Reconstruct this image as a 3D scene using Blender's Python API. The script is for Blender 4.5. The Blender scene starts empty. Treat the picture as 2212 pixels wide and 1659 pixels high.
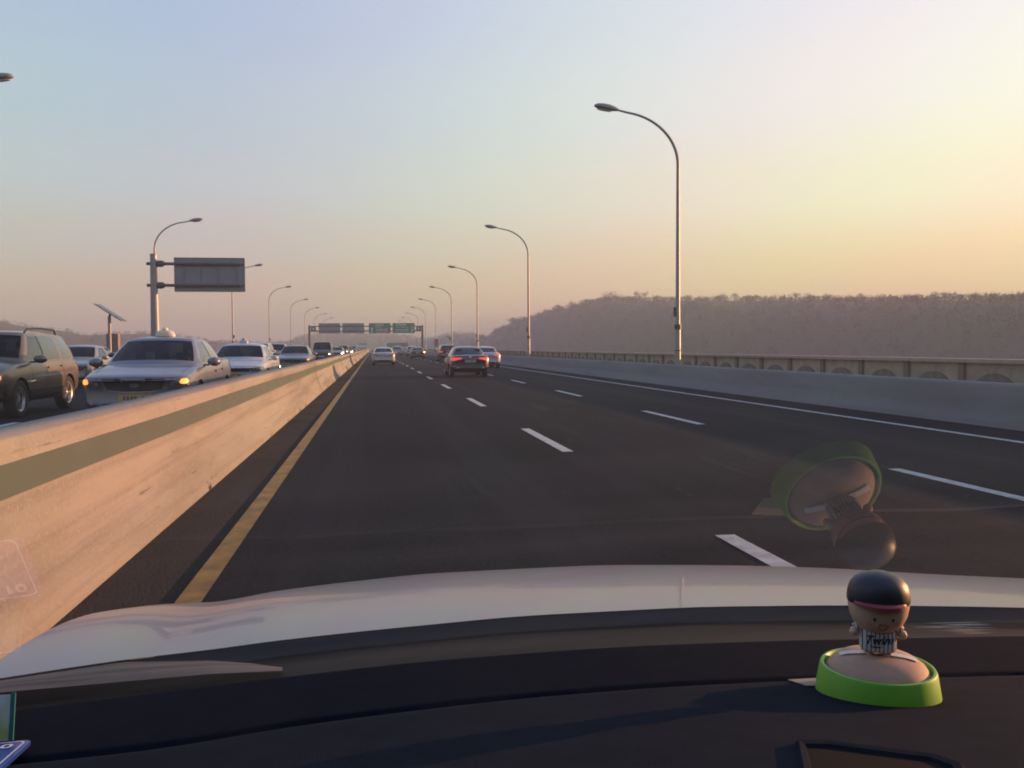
import bpy, bmesh, math, random
from mathutils import Vector, Matrix
from mathutils.bvhtree import BVHTree
R = math.radians
random.seed(7)
scene = bpy.context.scene
COL = scene.collection

# ------------------------------------------------------------------ camera
H_EYE = 1.4
YAW, PITCH, ROLL = R(8.88), R(2.4), R(-0.4)
FPX, CXP, CYP = 1912.0, 1106.0, 829.5          # photograph read at 2212 x 1659
fwd0 = Vector((math.sin(YAW), math.cos(YAW), 0)); rgt0 = Vector((math.cos(YAW), -math.sin(YAW), 0)); up0 = Vector((0, 0, 1))
FWD = fwd0 * math.cos(PITCH) - up0 * math.sin(PITCH)
up1 = up0 * math.cos(PITCH) + fwd0 * math.sin(PITCH)
RGT = rgt0 * math.cos(ROLL) + up1 * math.sin(ROLL)
UPV = up1 * math.cos(ROLL) - rgt0 * math.sin(ROLL)
EYE = Vector((0, 0, H_EYE))
cam_d = bpy.data.cameras.new('camera'); cam = bpy.data.objects.new('camera', cam_d); COL.objects.link(cam)
cam.matrix_world = Matrix((( RGT.x, UPV.x, -FWD.x, 0), (RGT.y, UPV.y, -FWD.y, 0), (RGT.z, UPV.z, -FWD.z, H_EYE), (0, 0, 0, 1)))
cam_d.sensor_width = 36.0; cam_d.lens = 36.0 * FPX / 2212.0
cam_d.clip_start = 0.02; cam_d.clip_end = 20000
cam_d.dof.use_dof = False
scene.camera = cam

def pix(x, y):                                  # direction of a pixel
    return (FWD + RGT * ((x - CXP) / FPX) - UPV * ((y - CYP) / FPX))
def at_y(x, y, Y):
    d = pix(x, y); return EYE + d * (Y / d.y)
def at_x(x, y, X):
    d = pix(x, y); return EYE + d * (X / d.x)
def at_z(x, y, Z):
    d = pix(x, y); return EYE + d * ((Z - H_EYE) / d.z)
def at_r(x, y, r):                              # at a horizontal distance r
    d = pix(x, y); return EYE + d * (r / math.hypot(d.x, d.y))

HAZE = 0.00095
# ------------------------------------------------------------------ sky and sun
SUN_AZ, SUN_EL = R(76), R(7.5)                   # right of the road's direction
world = bpy.data.worlds.new('World'); scene.world = world; world.use_nodes = True
wn, wl = world.node_tree.nodes, world.node_tree.links
wn.clear()
w_out = wn.new('ShaderNodeOutputWorld'); w_bg = wn.new('ShaderNodeBackground')
sky = wn.new('ShaderNodeTexSky'); sky.sky_type = 'NISHITA'; sky.sun_disc = False
sky.sun_elevation = SUN_EL; sky.sun_rotation = SUN_AZ
sky.altitude = 50; sky.air_density = 1.2; sky.dust_density = 4.0; sky.ozone_density = 1.5
w_bg.inputs['Strength'].default_value = 0.15
EXPO = 1.3
def lin3(c):                                      # an observed sky colour as scene light
    return tuple(((v / 255 / 12.92) if v / 255 < .04045 else ((v / 255 + .055) / 1.055) ** 2.4) * 1.31 / (2 ** EXPO) / 0.15 for v in c)
w_tc = wn.new('ShaderNodeTexCoord'); w_sp = wn.new('ShaderNodeSeparateXYZ'); wl.new(w_tc.outputs['Generated'], w_sp.inputs[0])
def ramp(stops):                                  # pale winter dusk air from the horizon to the zenith
    r = wn.new('ShaderNodeValToRGB'); r.color_ramp.interpolation = 'EASE'
    while len(r.color_ramp.elements) < len(stops): r.color_ramp.elements.new(0.5)
    for e, (p, c) in zip(r.color_ramp.elements, stops): e.position = p; e.color = (*lin3(c), 1)
    wl.new(w_sp.outputs['Z'], r.inputs['Fac']); return r
r_away = ramp([(0.0, (208, 184, 162)), (0.06, (208, 187, 166)), (0.115, (198, 192, 185)), (0.175, (190, 199, 202)), (0.25, (180, 197, 208)), (0.34, (172, 190, 214)), (0.48, (158, 181, 220)), (1.0, (128, 158, 208))])
r_sun = ramp([(0.0, (255, 214, 150)), (0.08, (255, 226, 168)), (0.16, (255, 242, 204)), (0.26, (251, 243, 229)), (0.38, (242, 237, 238)), (0.58, (210, 220, 236)), (1.0, (132, 160, 208))])
w_dot = wn.new('ShaderNodeVectorMath'); w_dot.operation = 'DOT_PRODUCT'; w_dot.inputs[1].default_value = (math.sin(SUN_AZ), math.cos(SUN_AZ), 0)
wl.new(w_tc.outputs['Generated'], w_dot.inputs[0])
w_mr = wn.new('ShaderNodeMapRange'); w_mr.interpolation_type = 'SMOOTHSTEP'; w_mr.inputs['From Min'].default_value = 0.0; w_mr.inputs['From Max'].default_value = 0.88
wl.new(w_dot.outputs['Value'], w_mr.inputs['Value'])
w_m1 = wn.new('ShaderNodeMix'); w_m1.data_type = 'RGBA'; wl.new(w_mr.outputs['Result'], w_m1.inputs['Factor']); wl.new(r_away.outputs['Color'], w_m1.inputs['A']); wl.new(r_sun.outputs['Color'], w_m1.inputs['B'])
w_m2 = wn.new('ShaderNodeMix'); w_m2.data_type = 'RGBA'; w_m2.inputs['Factor'].default_value = 0.85
wl.new(sky.outputs['Color'], w_m2.inputs['A']); wl.new(w_m1.outputs['Result'], w_m2.inputs['B']); wl.new(w_m2.outputs['Result'], w_bg.inputs['Color'])
wl.new(w_bg.outputs['Background'], w_out.inputs['Surface'])

sun_d = bpy.data.lights.new('sun', 'SUN'); sun = bpy.data.objects.new('sun', sun_d); COL.objects.link(sun)
sun_d.energy = 5.0; sun_d.angle = R(0.53); sun_d.color = (1.0, 0.48, 0.215)
sdir = Vector((math.sin(SUN_AZ) * math.cos(SUN_EL), math.cos(SUN_AZ) * math.cos(SUN_EL), math.sin(SUN_EL)))
sun.rotation_euler = sdir.to_track_quat('Z', 'Y').to_euler()
sun.location = sdir * 60

scene.view_settings.view_transform = 'Standard'; scene.view_settings.look = 'None'
scene.view_settings.gamma = 1.0; scene.view_settings.use_curve_mapping = False
scene.view_settings.exposure = EXPO
scene.cycles.use_denoising = True; scene.cycles.filter_width = 1.9
scene.cycles.max_bounces = 8; scene.cycles.diffuse_bounces = 3; scene.cycles.glossy_bounces = 4
scene.cycles.transparent_max_bounces = 16; scene.cycles.volume_bounces = 1
scene.cycles.sample_clamp_indirect = 4.0
scene.cycles.caustics_reflective = False; scene.cycles.caustics_refractive = False

# ------------------------------------------------------------------ small helpers
def link(o, parent=None):
    COL.objects.link(o)
    if parent is not None: o.parent = parent
    return o
def tag(o, label=None, cat=None, group=None, kind=None):
    if label: o['label'] = label
    if cat: o['category'] = cat
    if group: o['group'] = group
    if kind: o['kind'] = kind
    return o
def empty(name, loc=(0, 0, 0), rz=0.0, label=None, cat=None, group=None):
    o = bpy.data.objects.new(name, None); COL.objects.link(o)
    o.location = loc; o.rotation_euler = (0, 0, rz); o.empty_display_size = 0.2
    return tag(o, label, cat, group)
def mk(name, V, F, smooth=False):
    me = bpy.data.meshes.new(name); me.from_pydata([tuple(v) for v in V], [], F); me.update()
    if smooth:
        for p in me.polygons: p.use_smooth = True
    return me
def obj(name, me, m=None, parent=None):
    o = bpy.data.objects.new(name, me); link(o, parent)
    if m is not None:
        if not me.materials: me.materials.append(m)
        elif me.materials[0] != m:
            o.material_slots[0].link = 'OBJECT'; o.material_slots[0].material = m
    return o
def sharp(me, deg=35):
    bm = bmesh.new(); bm.from_mesh(me)
    for e in bm.edges:
        if len(e.link_faces) == 2 and e.calc_face_angle(0) > R(deg): e.smooth = False
    for f in bm.faces: f.smooth = True
    bm.to_mesh(me); bm.free(); return me
class G:                                          # collects geometry for ONE mesh
    def __init__(s): s.V = []; s.F = []
    def add(s, V, F):
        n = len(s.V); s.V += [Vector(v) for v in V]; s.F += [tuple(i + n for i in f) for f in F]; return s
    def box(s, x0, x1, y0, y1, z0, z1, M=None):
        V = [(x, y, z) for x in (x0, x1) for y in (y0, y1) for z in (z0, z1)]
        F = [(0, 1, 3, 2), (4, 6, 7, 5), (0, 4, 5, 1), (2, 3, 7, 6), (0, 2, 6, 4), (1, 5, 7, 3)]
        if M is not None: V = [M @ Vector(v) for v in V]
        return s.add(V, F)
    def tube(s, P, r, n=10, caps=True, sq=None):
        P = [Vector(p) for p in P]; rr = r if isinstance(r, (list, tuple)) else [r] * len(P)
        V, F = [], []; prev = None
        for i, p in enumerate(P):
            t = (P[min(i + 1, len(P) - 1)] - P[max(i - 1, 0)]).normalized()
            if prev is None:
                a = Vector((0, 0, 1)) if abs(t.z) < 0.9 else Vector((1, 0, 0))
                u = t.cross(a).normalized()
            else: u = (prev - t * prev.dot(t)).normalized()
            prev = u; v = t.cross(u)
            for k in range(n):
                a = 2 * math.pi * k / n
                V.append(p + (u * math.cos(a) + v * math.sin(a)) * rr[i])
        for i in range(len(P) - 1):
            for k in range(n):
                k2 = (k + 1) % n; F.append((i * n + k, i * n + k2, (i + 1) * n + k2, (i + 1) * n + k))
        if caps: F.append(tuple(range(n - 1, -1, -1))); F.append(tuple((len(P) - 1) * n + k for k in range(n)))
        return s.add(V, F)
    def lathe(s, prof, n=24, M=None, axis='z'):
        V, F = [], []; m = len(prof)
        for k in range(n):
            a = 2 * math.pi * k / n
            for r, z in prof:
                p = (r * math.cos(a), r * math.sin(a), z) if axis == 'z' else (z, r * math.cos(a), r * math.sin(a))
                V.append(M @ Vector(p) if M is not None else Vector(p))
        for k in range(n):
            k2 = (k + 1) % n
            for i in range(m - 1): F.append((k * m + i, k2 * m + i, k2 * m + i + 1, k * m + i + 1))
        return s.add(V, F)
    def extrude_y(s, prof, ys, closed=True):       # profile in (x, z) swept along y
        V, F = [], []; m = len(prof)
        for y in ys: V += [(x, y, z) for x, z in prof]
        for i in range(len(ys) - 1):
            for k in range(m if closed else m - 1):
                k2 = (k + 1) % m; F.append((i * m + k, (i + 1) * m + k, (i + 1) * m + k2, i * m + k2))
        if closed: F.append(tuple(range(m))); F.append(tuple((len(ys) - 1) * m + k for k in range(m - 1, -1, -1)))
        return s.add(V, F)
    def grid(s, fn, nu, nv, flip=False):
        V = [fn(i / nu, j / nv) for i in range(nu + 1) for j in range(nv + 1)]
        F = []
        for i in range(nu):
            for j in range(nv):
                a = i * (nv + 1) + j; q = (a, a + nv + 1, a + nv + 2, a + 1)
                F.append(q[::-1] if flip else q)
        return s.add(V, F)
    def mesh(s, name, smooth=False): return mk(name, s.V, s.F, smooth)
    def obj(s, name, m=None, parent=None, smooth=False, auto=None, bevel=0, seg=2, fixn=True):
        me = s.mesh(name, smooth)
        if bevel or fixn:
            bm = bmesh.new(); bm.from_mesh(me)
            if bevel: bmesh.ops.bevel(bm, geom=bm.edges[:], offset=bevel, segments=seg, profile=0.5, affect='EDGES', clamp_overlap=True)
            bmesh.ops.recalc_face_normals(bm, faces=bm.faces)
            bm.to_mesh(me); bm.free()
        if auto: sharp(me, auto)
        return obj(name, me, m, parent)
def copy_tree(o, parent=None):
    c = o.copy(); COL.objects.link(c); c.parent = parent
    for ch in o.children: copy_tree(ch, c)
    return c
def interp(tab, x):                                # smooth (monotone cubic) table lookup
    if x <= tab[0][0]: return tab[0][1]
    if x >= tab[-1][0]: return tab[-1][1]
    for i in range(len(tab) - 1):
        if tab[i][0] <= x <= tab[i + 1][0]:
            x0, y0 = tab[i]; x1, y1 = tab[i + 1]; h = x1 - x0; d = (y1 - y0) / h
            def sl(k):
                if k <= 0 or k >= len(tab) - 1: return d
                a = (tab[k][1] - tab[k - 1][1]) / (tab[k][0] - tab[k - 1][0]); b = (tab[k + 1][1] - tab[k][1]) / (tab[k + 1][0] - tab[k][0])
                return 0 if a * b <= 0 else 2 * a * b / (a + b)
            m0, m1 = sl(i), sl(i + 1); t = (x - x0) / h
            return (2*t**3-3*t*t+1)*y0 + (t**3-2*t*t+t)*h*m0 + (-2*t**3+3*t*t)*y1 + (t**3-t*t)*h*m1
def lin(tab, x):
    if x <= tab[0][0]: 
        (a, b), (c, d) = tab[0], tab[1]; return b + (x - a) * (d - b) / (c - a)
    for (a, b), (c, d) in zip(tab, tab[1:]):
        if x <= c: return b + (x - a) * (d - b) / (c - a)
    (a, b), (c, d) = tab[-2], tab[-1]; return d + (x - c) * (d - b) / (c - a)

# ------------------------------------------------------------------ materials
MATS = {}
def mat(name, col, rough=0.6, metal=0.0, var=0.0, scale=5.0, bump=0.0, bscale=40.0, coat=0.0, spec=0.5, emit=None, estr=0.0, stretch=None, detail=5.0):
    m = bpy.data.materials.new(name); m.use_nodes = True; n, l = m.node_tree.nodes, m.node_tree.links
    b = n['Principled BSDF']; b.inputs['Base Color'].default_value = (*col, 1); b.inputs['Roughness'].default_value = rough
    b.inputs['Metallic'].default_value = metal; b.inputs['Coat Weight'].default_value = coat; b.inputs['Coat Roughness'].default_value = 0.05
    b.inputs['Specular IOR Level'].default_value = spec
    if emit: b.inputs['Emission Color'].default_value = (*emit, 1); b.inputs['Emission Strength'].default_value = estr
    if var or bump:
        tc = n.new('ShaderNodeTexCoord'); mp = n.new('ShaderNodeMapping'); l.new(tc.outputs['Object'], mp.inputs['Vector'])
        if stretch: mp.inputs['Scale'].default_value = stretch
    if var:
        nz = n.new('ShaderNodeTexNoise'); nz.inputs['Scale'].default_value = scale; nz.inputs['Detail'].default_value = detail; nz.inputs['Roughness'].default_value = 0.65
        l.new(mp.outputs['Vector'], nz.inputs['Vector'])
        rp = n.new('ShaderNodeMapRange'); rp.inputs['From Min'].default_value = 0.3; rp.inputs['From Max'].default_value = 0.7
        rp.inputs['To Min'].default_value = 1 - var; rp.inputs['To Max'].default_value = 1 + var
        l.new(nz.outputs['Fac'], rp.inputs['Value'])
        mx = n.new('ShaderNodeMix'); mx.data_type = 'RGBA'; mx.blend_type = 'MULTIPLY'; mx.inputs['Factor'].default_value = 1
        mx.inputs['A'].default_value = (*col, 1); l.new(rp.outputs['Result'], mx.inputs['B']); l.new(mx.outputs['Result'], b.inputs['Base Color'])
        m['mix'] = mx.name
    if bump:
        nb = n.new('ShaderNodeTexNoise'); nb.inputs['Scale'].default_value = bscale; nb.inputs['Detail'].default_value = 4
        l.new(mp.outputs['Vector'], nb.inputs['Vector'])
        bp = n.new('ShaderNodeBump'); bp.inputs['Strength'].default_value = bump; bp.inputs['Distance'].default_value = 0.02
        l.new(nb.outputs['Fac'], bp.inputs['Height']); l.new(bp.outputs['Normal'], b.inputs['Normal'])
    MATS[name] = m
    return m
def schlick(n, l, f0, boost):                      # how much a pane mirrors, the same from both sides
    ge = n.new('ShaderNodeNewGeometry'); dt = n.new('ShaderNodeVectorMath'); dt.operation = 'DOT_PRODUCT'
    l.new(ge.outputs['Incoming'], dt.inputs[0]); l.new(ge.outputs['Normal'], dt.inputs[1])
    def mth(op, a, b=None):
        m = n.new('ShaderNodeMath'); m.operation = op
        if isinstance(a, (int, float)): m.inputs[0].default_value = a
        else: l.new(a, m.inputs[0])
        if b is not None:
            if isinstance(b, (int, float)): m.inputs[1].default_value = b
            else: l.new(b, m.inputs[1])
        return m.outputs[0]
    p = mth('POWER', mth('SUBTRACT', 1.0, mth('ABSOLUTE', dt.outputs['Value'])), 5.0)
    return mth('MINIMUM', mth('MULTIPLY', mth('ADD', mth('MULTIPLY', p, 1 - f0), f0), boost), 1.0)
def glass(name, tintc, ior=1.5, boost=1.0):        # thin pane: tinted see-through plus mirror reflection
    m = bpy.data.materials.new(name); m.use_nodes = True; n, l = m.node_tree.nodes, m.node_tree.links; n.clear()
    out = n.new('ShaderNodeOutputMaterial'); mx = n.new('ShaderNodeMixShader'); tr = n.new('ShaderNodeBsdfTransparent'); gl = n.new('ShaderNodeBsdfGlossy')
    tr.inputs['Color'].default_value = (*tintc, 1); gl.inputs['Roughness'].default_value = 0.01
    l.new(schlick(n, l, ((ior - 1) / (ior + 1)) ** 2, boost), mx.inputs['Fac'])
    l.new(tr.outputs['BSDF'], mx.inputs[1]); l.new(gl.outputs['BSDF'], mx.inputs[2]); l.new(mx.outputs['Shader'], out.inputs['Surface'])
    MATS[name] = m; return m

def layered(name, col, rough, layers, bump=0.0, bscale=40.0, spec=0.3):    # several noises of different size and stretch laid over each other
    m = bpy.data.materials.new(name); m.use_nodes = True; n, l = m.node_tree.nodes, m.node_tree.links; b = n['Principled BSDF']
    b.inputs['Roughness'].default_value = rough; b.inputs['Specular IOR Level'].default_value = spec
    tc = n.new('ShaderNodeTexCoord'); cur = None
    for sc_, amt, lo, hi, tintc in layers:
        mp = n.new('ShaderNodeMapping'); mp.inputs['Scale'].default_value = sc_; l.new(tc.outputs['Object'], mp.inputs['Vector'])
        nz = n.new('ShaderNodeTexNoise'); nz.inputs['Scale'].default_value = 1.0; nz.inputs['Detail'].default_value = 6; nz.inputs['Roughness'].default_value = .6; l.new(mp.outputs[0], nz.inputs['Vector'])
        mr = n.new('ShaderNodeMapRange'); mr.inputs['From Min'].default_value = lo; mr.inputs['From Max'].default_value = hi; mr.inputs['To Max'].default_value = amt; l.new(nz.outputs['Fac'], mr.inputs['Value'])
        mx = n.new('ShaderNodeMix'); mx.data_type = 'RGBA'; l.new(mr.outputs[0], mx.inputs['Factor'])
        if cur is None: mx.inputs['A'].default_value = (*col, 1)
        else: l.new(cur, mx.inputs['A'])
        mx.inputs['B'].default_value = (*tintc, 1); cur = mx.outputs['Result']
    l.new(cur, b.inputs['Base Color'])
    if bump:
        nb = n.new('ShaderNodeTexNoise'); nb.inputs['Scale'].default_value = bscale; nb.inputs['Detail'].default_value = 4; l.new(tc.outputs['Object'], nb.inputs['Vector'])
        bp = n.new('ShaderNodeBump'); bp.inputs['Strength'].default_value = bump; bp.inputs['Distance'].default_value = 0.01; l.new(nb.outputs['Fac'], bp.inputs['Height']); l.new(bp.outputs['Normal'], b.inputs['Normal'])
    MATS[name] = m; return m
# asphalt: aggregate, long wheel tracks, oil-dark patches and paler worn ones
M_ASPH = layered('asphalt', (0.0118, 0.0136, 0.0160), 0.88, [((1.15, .010, 1), .9, .46, .66, (0.0225, 0.0255, 0.029)), ((.5, .07, 1), .8, .54, .72, (0.006, 0.006, 0.0065)), ((2.2, .16, 1), .7, .60, .70, (0.028, 0.031, 0.034)), ((30, 22, 30), .6, .50, .66, (0.032, 0.035, 0.038)), ((4.0, .8, 1), .7, .66, .72, (0.040, 0.039, 0.037))], .35, 160, .05)
M_SHOULD = mat('dusty_asphalt', (0.045, 0.037, 0.032), 0.9, var=0.3, scale=1.6, bump=0.4, bscale=60, stretch=(1, 0.3, 1), detail=8, spec=0.05)
M_CONC = layered('barrier_concrete', (0.25, 0.228, 0.20), 0.9, [((.7, .30, 1.8), .9, .42, .66, (0.175, 0.158, 0.138)), ((3, .10, 8), .8, .50, .70, (0.13, 0.115, 0.10)), ((2.5, 5, .9), .6, .55, .72, (0.19, 0.172, 0.152)), ((5, .8, 14), .8, .63, .72, (0.085, 0.076, 0.068)), ((9, 2.2, 30), .8, .68, .74, (0.05, 0.046, 0.042)), ((45, 45, 45), .55, .52, .7, (0.31, 0.285, 0.25))], .45, 35, .2)
M_CONC2 = layered('weathered_concrete', (0.20, 0.198, 0.195), 0.9, [((.6, .2, 1.2), .8, .45, .7, (0.145, 0.143, 0.14)), ((3, .12, 8), .6, .55, .75, (0.14, 0.135, 0.13)), ((2, 4.5, .7), .55, .58, .74, (0.16, 0.155, 0.15)), ((40, 40, 40), .5, .52, .7, (0.25, 0.245, 0.24))], .3, 35, .2)
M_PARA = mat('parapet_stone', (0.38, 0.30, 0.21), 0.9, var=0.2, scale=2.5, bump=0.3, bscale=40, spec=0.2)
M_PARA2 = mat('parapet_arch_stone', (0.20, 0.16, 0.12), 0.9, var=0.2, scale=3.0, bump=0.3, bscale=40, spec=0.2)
M_COPE = mat('coping_stone', (0.36, 0.29, 0.23), 0.9, var=0.15, scale=3.0, bump=0.2, spec=0.2)
M_OLIVE = mat('olive_paint', (0.048, 0.064, 0.052), 0.75, var=0.15, scale=2.0, stretch=(1, .3, 1), detail=8)
M_YEL = mat('yellow_paint', (0.24, 0.14, 0.03), 0.8, var=0.5, scale=4.0, detail=10)
M_WHT = mat('road_white_paint', (0.40, 0.40, 0.39), 0.8, var=0.35, scale=6.0, detail=9)
M_GALV = mat('galvanised_steel', (0.23, 0.225, 0.22), 0.45, metal=0.3, var=0.12, scale=3)
M_SIGNB = mat('sign_back_aluminium', (0.20, 0.21, 0.22), 0.55, metal=0.3, var=0.12, scale=1.2)
M_STEELD = mat('dark_steel', (0.07, 0.068, 0.066), 0.55, metal=0.2)
M_LAMPG = mat('lamp_glass', (0.5, 0.5, 0.48), 0.25)
M_GREEN = mat('sign_green', (0.012, 0.20, 0.12), 0.5, var=0.1, scale=1)
M_SWHITE = mat('sign_white', (0.75, 0.75, 0.72), 0.6)
M_SBROWN = mat('sign_brown', (0.22, 0.13, 0.08), 0.6)
M_PANEL = mat('solar_cells', (0.03, 0.035, 0.05), 0.25)
M_HILL = mat('hill_soil', (0.024, 0.021, 0.018), 0.95, var=0.3, scale=0.05)
M_WOOD = mat('winter_wood', (0.022, 0.0195, 0.017), 0.95, var=0.4, scale=0.08)
M_TRUNK = mat('bark', (0.07, 0.055, 0.045), 0.95, var=0.2, scale=2)
M_TWIG = mat('twigs', (0.026, 0.023, 0.020), 0.95, var=0.3, scale=0.5)
M_GROUND = mat('river_plain', (0.10, 0.09, 0.075), 0.95, var=0.3, scale=0.01)
M_PLANT = mat('dry_weed', (0.16, 0.13, 0.06), 0.9)
M_WALLA = mat('apartment_wall', (0.55, 0.48, 0.40), 0.85, var=0.06, scale=0.2)
M_WINDOWF = mat('far_window', (0.06, 0.06, 0.07), 0.2)

# ------------------------------------------------------------------ ground, bridge deck, roads
g = G(); g.box(-6000, 6000, -4000, 9000, -9.6, -9.0)
tag(g.obj('ground', M_GROUND), kind='structure')
Y0, Y1 = -30.0, 545.0
def ysteps(a, b):
    ys = [a]; s = 2.0
    while ys[-1] < b: ys.append(min(b, ys[-1] + s)); s = min(20, s * 1.12)
    return ys
g = G(); g.box(-1.66, 10.30, Y0, Y1, -0.9, 0.0); road = tag(g.obj('road', M_ASPH), kind='structure')
g = G(); g.box(-14.05, -2.34, Y0, Y1, -0.8, 0.13); oroad = tag(g.obj('opposite_road', M_ASPH), kind='structure')
g = G(); g.box(10.84, 12.9, Y0, Y1, -0.8, 0.12); tag(g.obj('walkway', M_CONC2), kind='structure')
g = G(); g.box(-15.4, -14.4, Y0, Y1, -0.8, 0.12); tag(g.obj('far_walkway', M_CONC2), kind='structure')
for k, y in enumerate(range(-10, 540, 50)):
    g = G(); g.box(-12, 11, y, y + 2.2, -9.05, -0.91); g.box(-2.5, -1.5, y + .2, y + 2, -1, -.95)
    p = g.obj('pier', M_CONC2, road)
# dusty strip along the median, painted lines
def strip(name, x0, x1, y0, y1, z, m, parent, wob=0.0):
    g = G(); ys = ysteps(y0, y1); V = []; F = []
    for y in ys:
        V += [(x0 + random.uniform(-wob, wob), y, z), (x1 + random.uniform(-wob, wob), y, z)]
    for i in range(len(ys) - 1): F.append((2*i, 2*i+1, 2*i+3, 2*i+2))
    g.add(V, F); return g.obj(name, m, parent)
strip('dust_strip', -1.65, -1.16, Y0, Y1, 0.004, M_SHOULD, road, 0.03)
strip('edge_line_yellow', -1.095, -0.955, Y0, Y1, 0.008, M_YEL, road, 0.004)
strip('edge_line_white', 8.95, 9.09, Y0, Y1, 0.006, M_WHT, road, 0.004)
strip('edge_line_white', -3.06, -2.94, Y0, Y1, 0.136, M_WHT, oroad)
dash_me = mk('lane_dash', [(-.075, 0, 0), (.075, 0, 0), (.075, 3.4, 0), (-.075, 3.4, 0)], [(0, 1, 2, 3)])
def dashes(x, first, z, parent, n, side=0):
    for k in range(n):
        o = obj('lane_dash', dash_me, M_WHT, parent); o.location = (x + random.uniform(-.015, .015), first + 9.25 * k + (.55 if k == 0 and x == 2.55 else 0), z)
dashes(2.55, 2.2, 0.006, road, 26); dashes(5.74, 5.7, 0.006, road, 24)
dashes(-6.2, 4.0, 0.136, oroad, 22); dashes(-9.3, 4.0, 0.136, oroad, 22); dashes(-12.0, 4.0, 0.136, oroad, 16)
bitumen = mat('bitumen', (0.012, 0.012, 0.012), 0.6)
# ------------------------------------------------------------------ median barrier with its painted band
half = [(0.38, 0.0), (0.375, 0.07), (0.30, 0.20), (0.245, 0.34), (0.205, 0.52), (0.175, 0.70), (0.150, 0.90), (0.135, 0.945), (0.10, 0.965)]
prof = [(-2.0 + x, z) for x, z in half] + [(-2.0 - x, z) for x, z in reversed(half)]
g = G(); ys = ysteps(-12, 420); g.extrude_y(prof, ys)
for v in g.V:
    if v.z > .05: v.x += 0.006 * math.sin(v.y * .83) + .004 * math.sin(v.y * 2.1); v.z += .006 * math.sin(v.y * .45 + 1)
med = g.obj('median_barrier', M_CONC, auto=40)
tag(med, 'long concrete median barrier with olive painted band beside the yellow line', 'barrier')
def face_x(z):
    for (x0, z0), (x1, z1) in zip(half, half[1:]):
        if z0 <= z <= z1: return -2.0 + x0 + (x1 - x0) * (z - z0) / (z1 - z0)
    return -1.9
g = G(); V = []; F = []
for y in ys:
    lo = 0.655 + .012 * math.sin(y * .35) + .006 * math.sin(y * 1.3); hi = .825 + .004 * math.sin(y * .5)
    dx = 0.006 * math.sin(y * .83) + .004 * math.sin(y * 2.1); dz = .006 * math.sin(y * .45 + 1)
    for t in (0, .5, 1):
        z = lo + (hi - lo) * t; V.append((face_x(z) + dx + .004, y, z + dz))
for i in range(len(ys) - 1):
    for t in (0, 1): a = 3*i + t; F.append((a, a + 1, a + 4, a + 3))
g.add(V, F); g.obj('painted_band', M_OLIVE, med)
# roadside barrier on the right
half2 = [(0.0, 0.0), (0.02, 0.06), (0.11, 0.20), (0.16, 0.36), (0.20, 0.68), (0.23, 0.72), (0.27, 0.735)]
prof = [(10.22 + x, z) for x, z in half2] + [(10.22 + .62 - x, z) for x, z in reversed(half2)]
g = G(); g.extrude_y(prof, ysteps(-12, 420)); rb = g.obj('roadside_barrier', M_CONC2, auto=40)
tag(rb, 'low grey concrete barrier along the white edge line, in shade', 'barrier')
prof = [(-14.42 + x, z + .09) for x, z in half2] + [(-14.42 + .5 - x * .6, z + .09) for x, z in reversed(half2)]
g = G(); g.extrude_y([(x, z) for x, z in prof], ysteps(-12, 420)); lb = g.obj('roadside_barrier', M_CONC2, auto=40)
tag(lb, 'concrete barrier on the far side of the oncoming lanes, under the sign pole', 'barrier')

# ------------------------------------------------------------------ outer parapet with blind arches
par = empty('parapet', (13.0, 0, 0), 0, 'tan stone parapet with a row of blind arches behind the grey barrier', 'parapet')
PX = 13.0; SP = 2.08; PY0 = 18.06 - SP * 8
g = G(); g.box(.08, .32, -12, 330, -.8, .985); g.obj('wall', M_PARA, par)
cm = G().box(-.06, .40, 0.004, SP - .004, .985, 1.07).mesh('coping_block')
pm = G().box(.012, .085, -.09, .09, -.2, .984).mesh('pilaster')
am = G(); n = 14; ro, ri = .93, .77
V = []
for k in range(n + 1):
    a = math.pi * k / n
    for r, x in ((ro, .082), (ro, .02), (ri, .02), (ri, .082)): V.append((x, SP / 2 + r * math.cos(a), -.17 + r * math.sin(a)))
am.add(V, [(4*k + i, 4*k + 4 + i, 4*k + 4 + (i + 1) % 4, 4*k + (i + 1) % 4) for k in range(n) for i in range(4)])
am = am.mesh('arch')
for k in range(58):
    y = PY0 + SP * k
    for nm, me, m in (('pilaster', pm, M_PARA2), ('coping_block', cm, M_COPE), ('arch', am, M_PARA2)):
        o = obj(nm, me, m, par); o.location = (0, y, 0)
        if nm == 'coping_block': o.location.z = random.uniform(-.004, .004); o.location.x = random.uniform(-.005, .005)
g = G(); g.box(-.06, .40, PY0 + SP * 58, 330, .985, 1.07); g.obj('coping', M_COPE, par)

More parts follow.
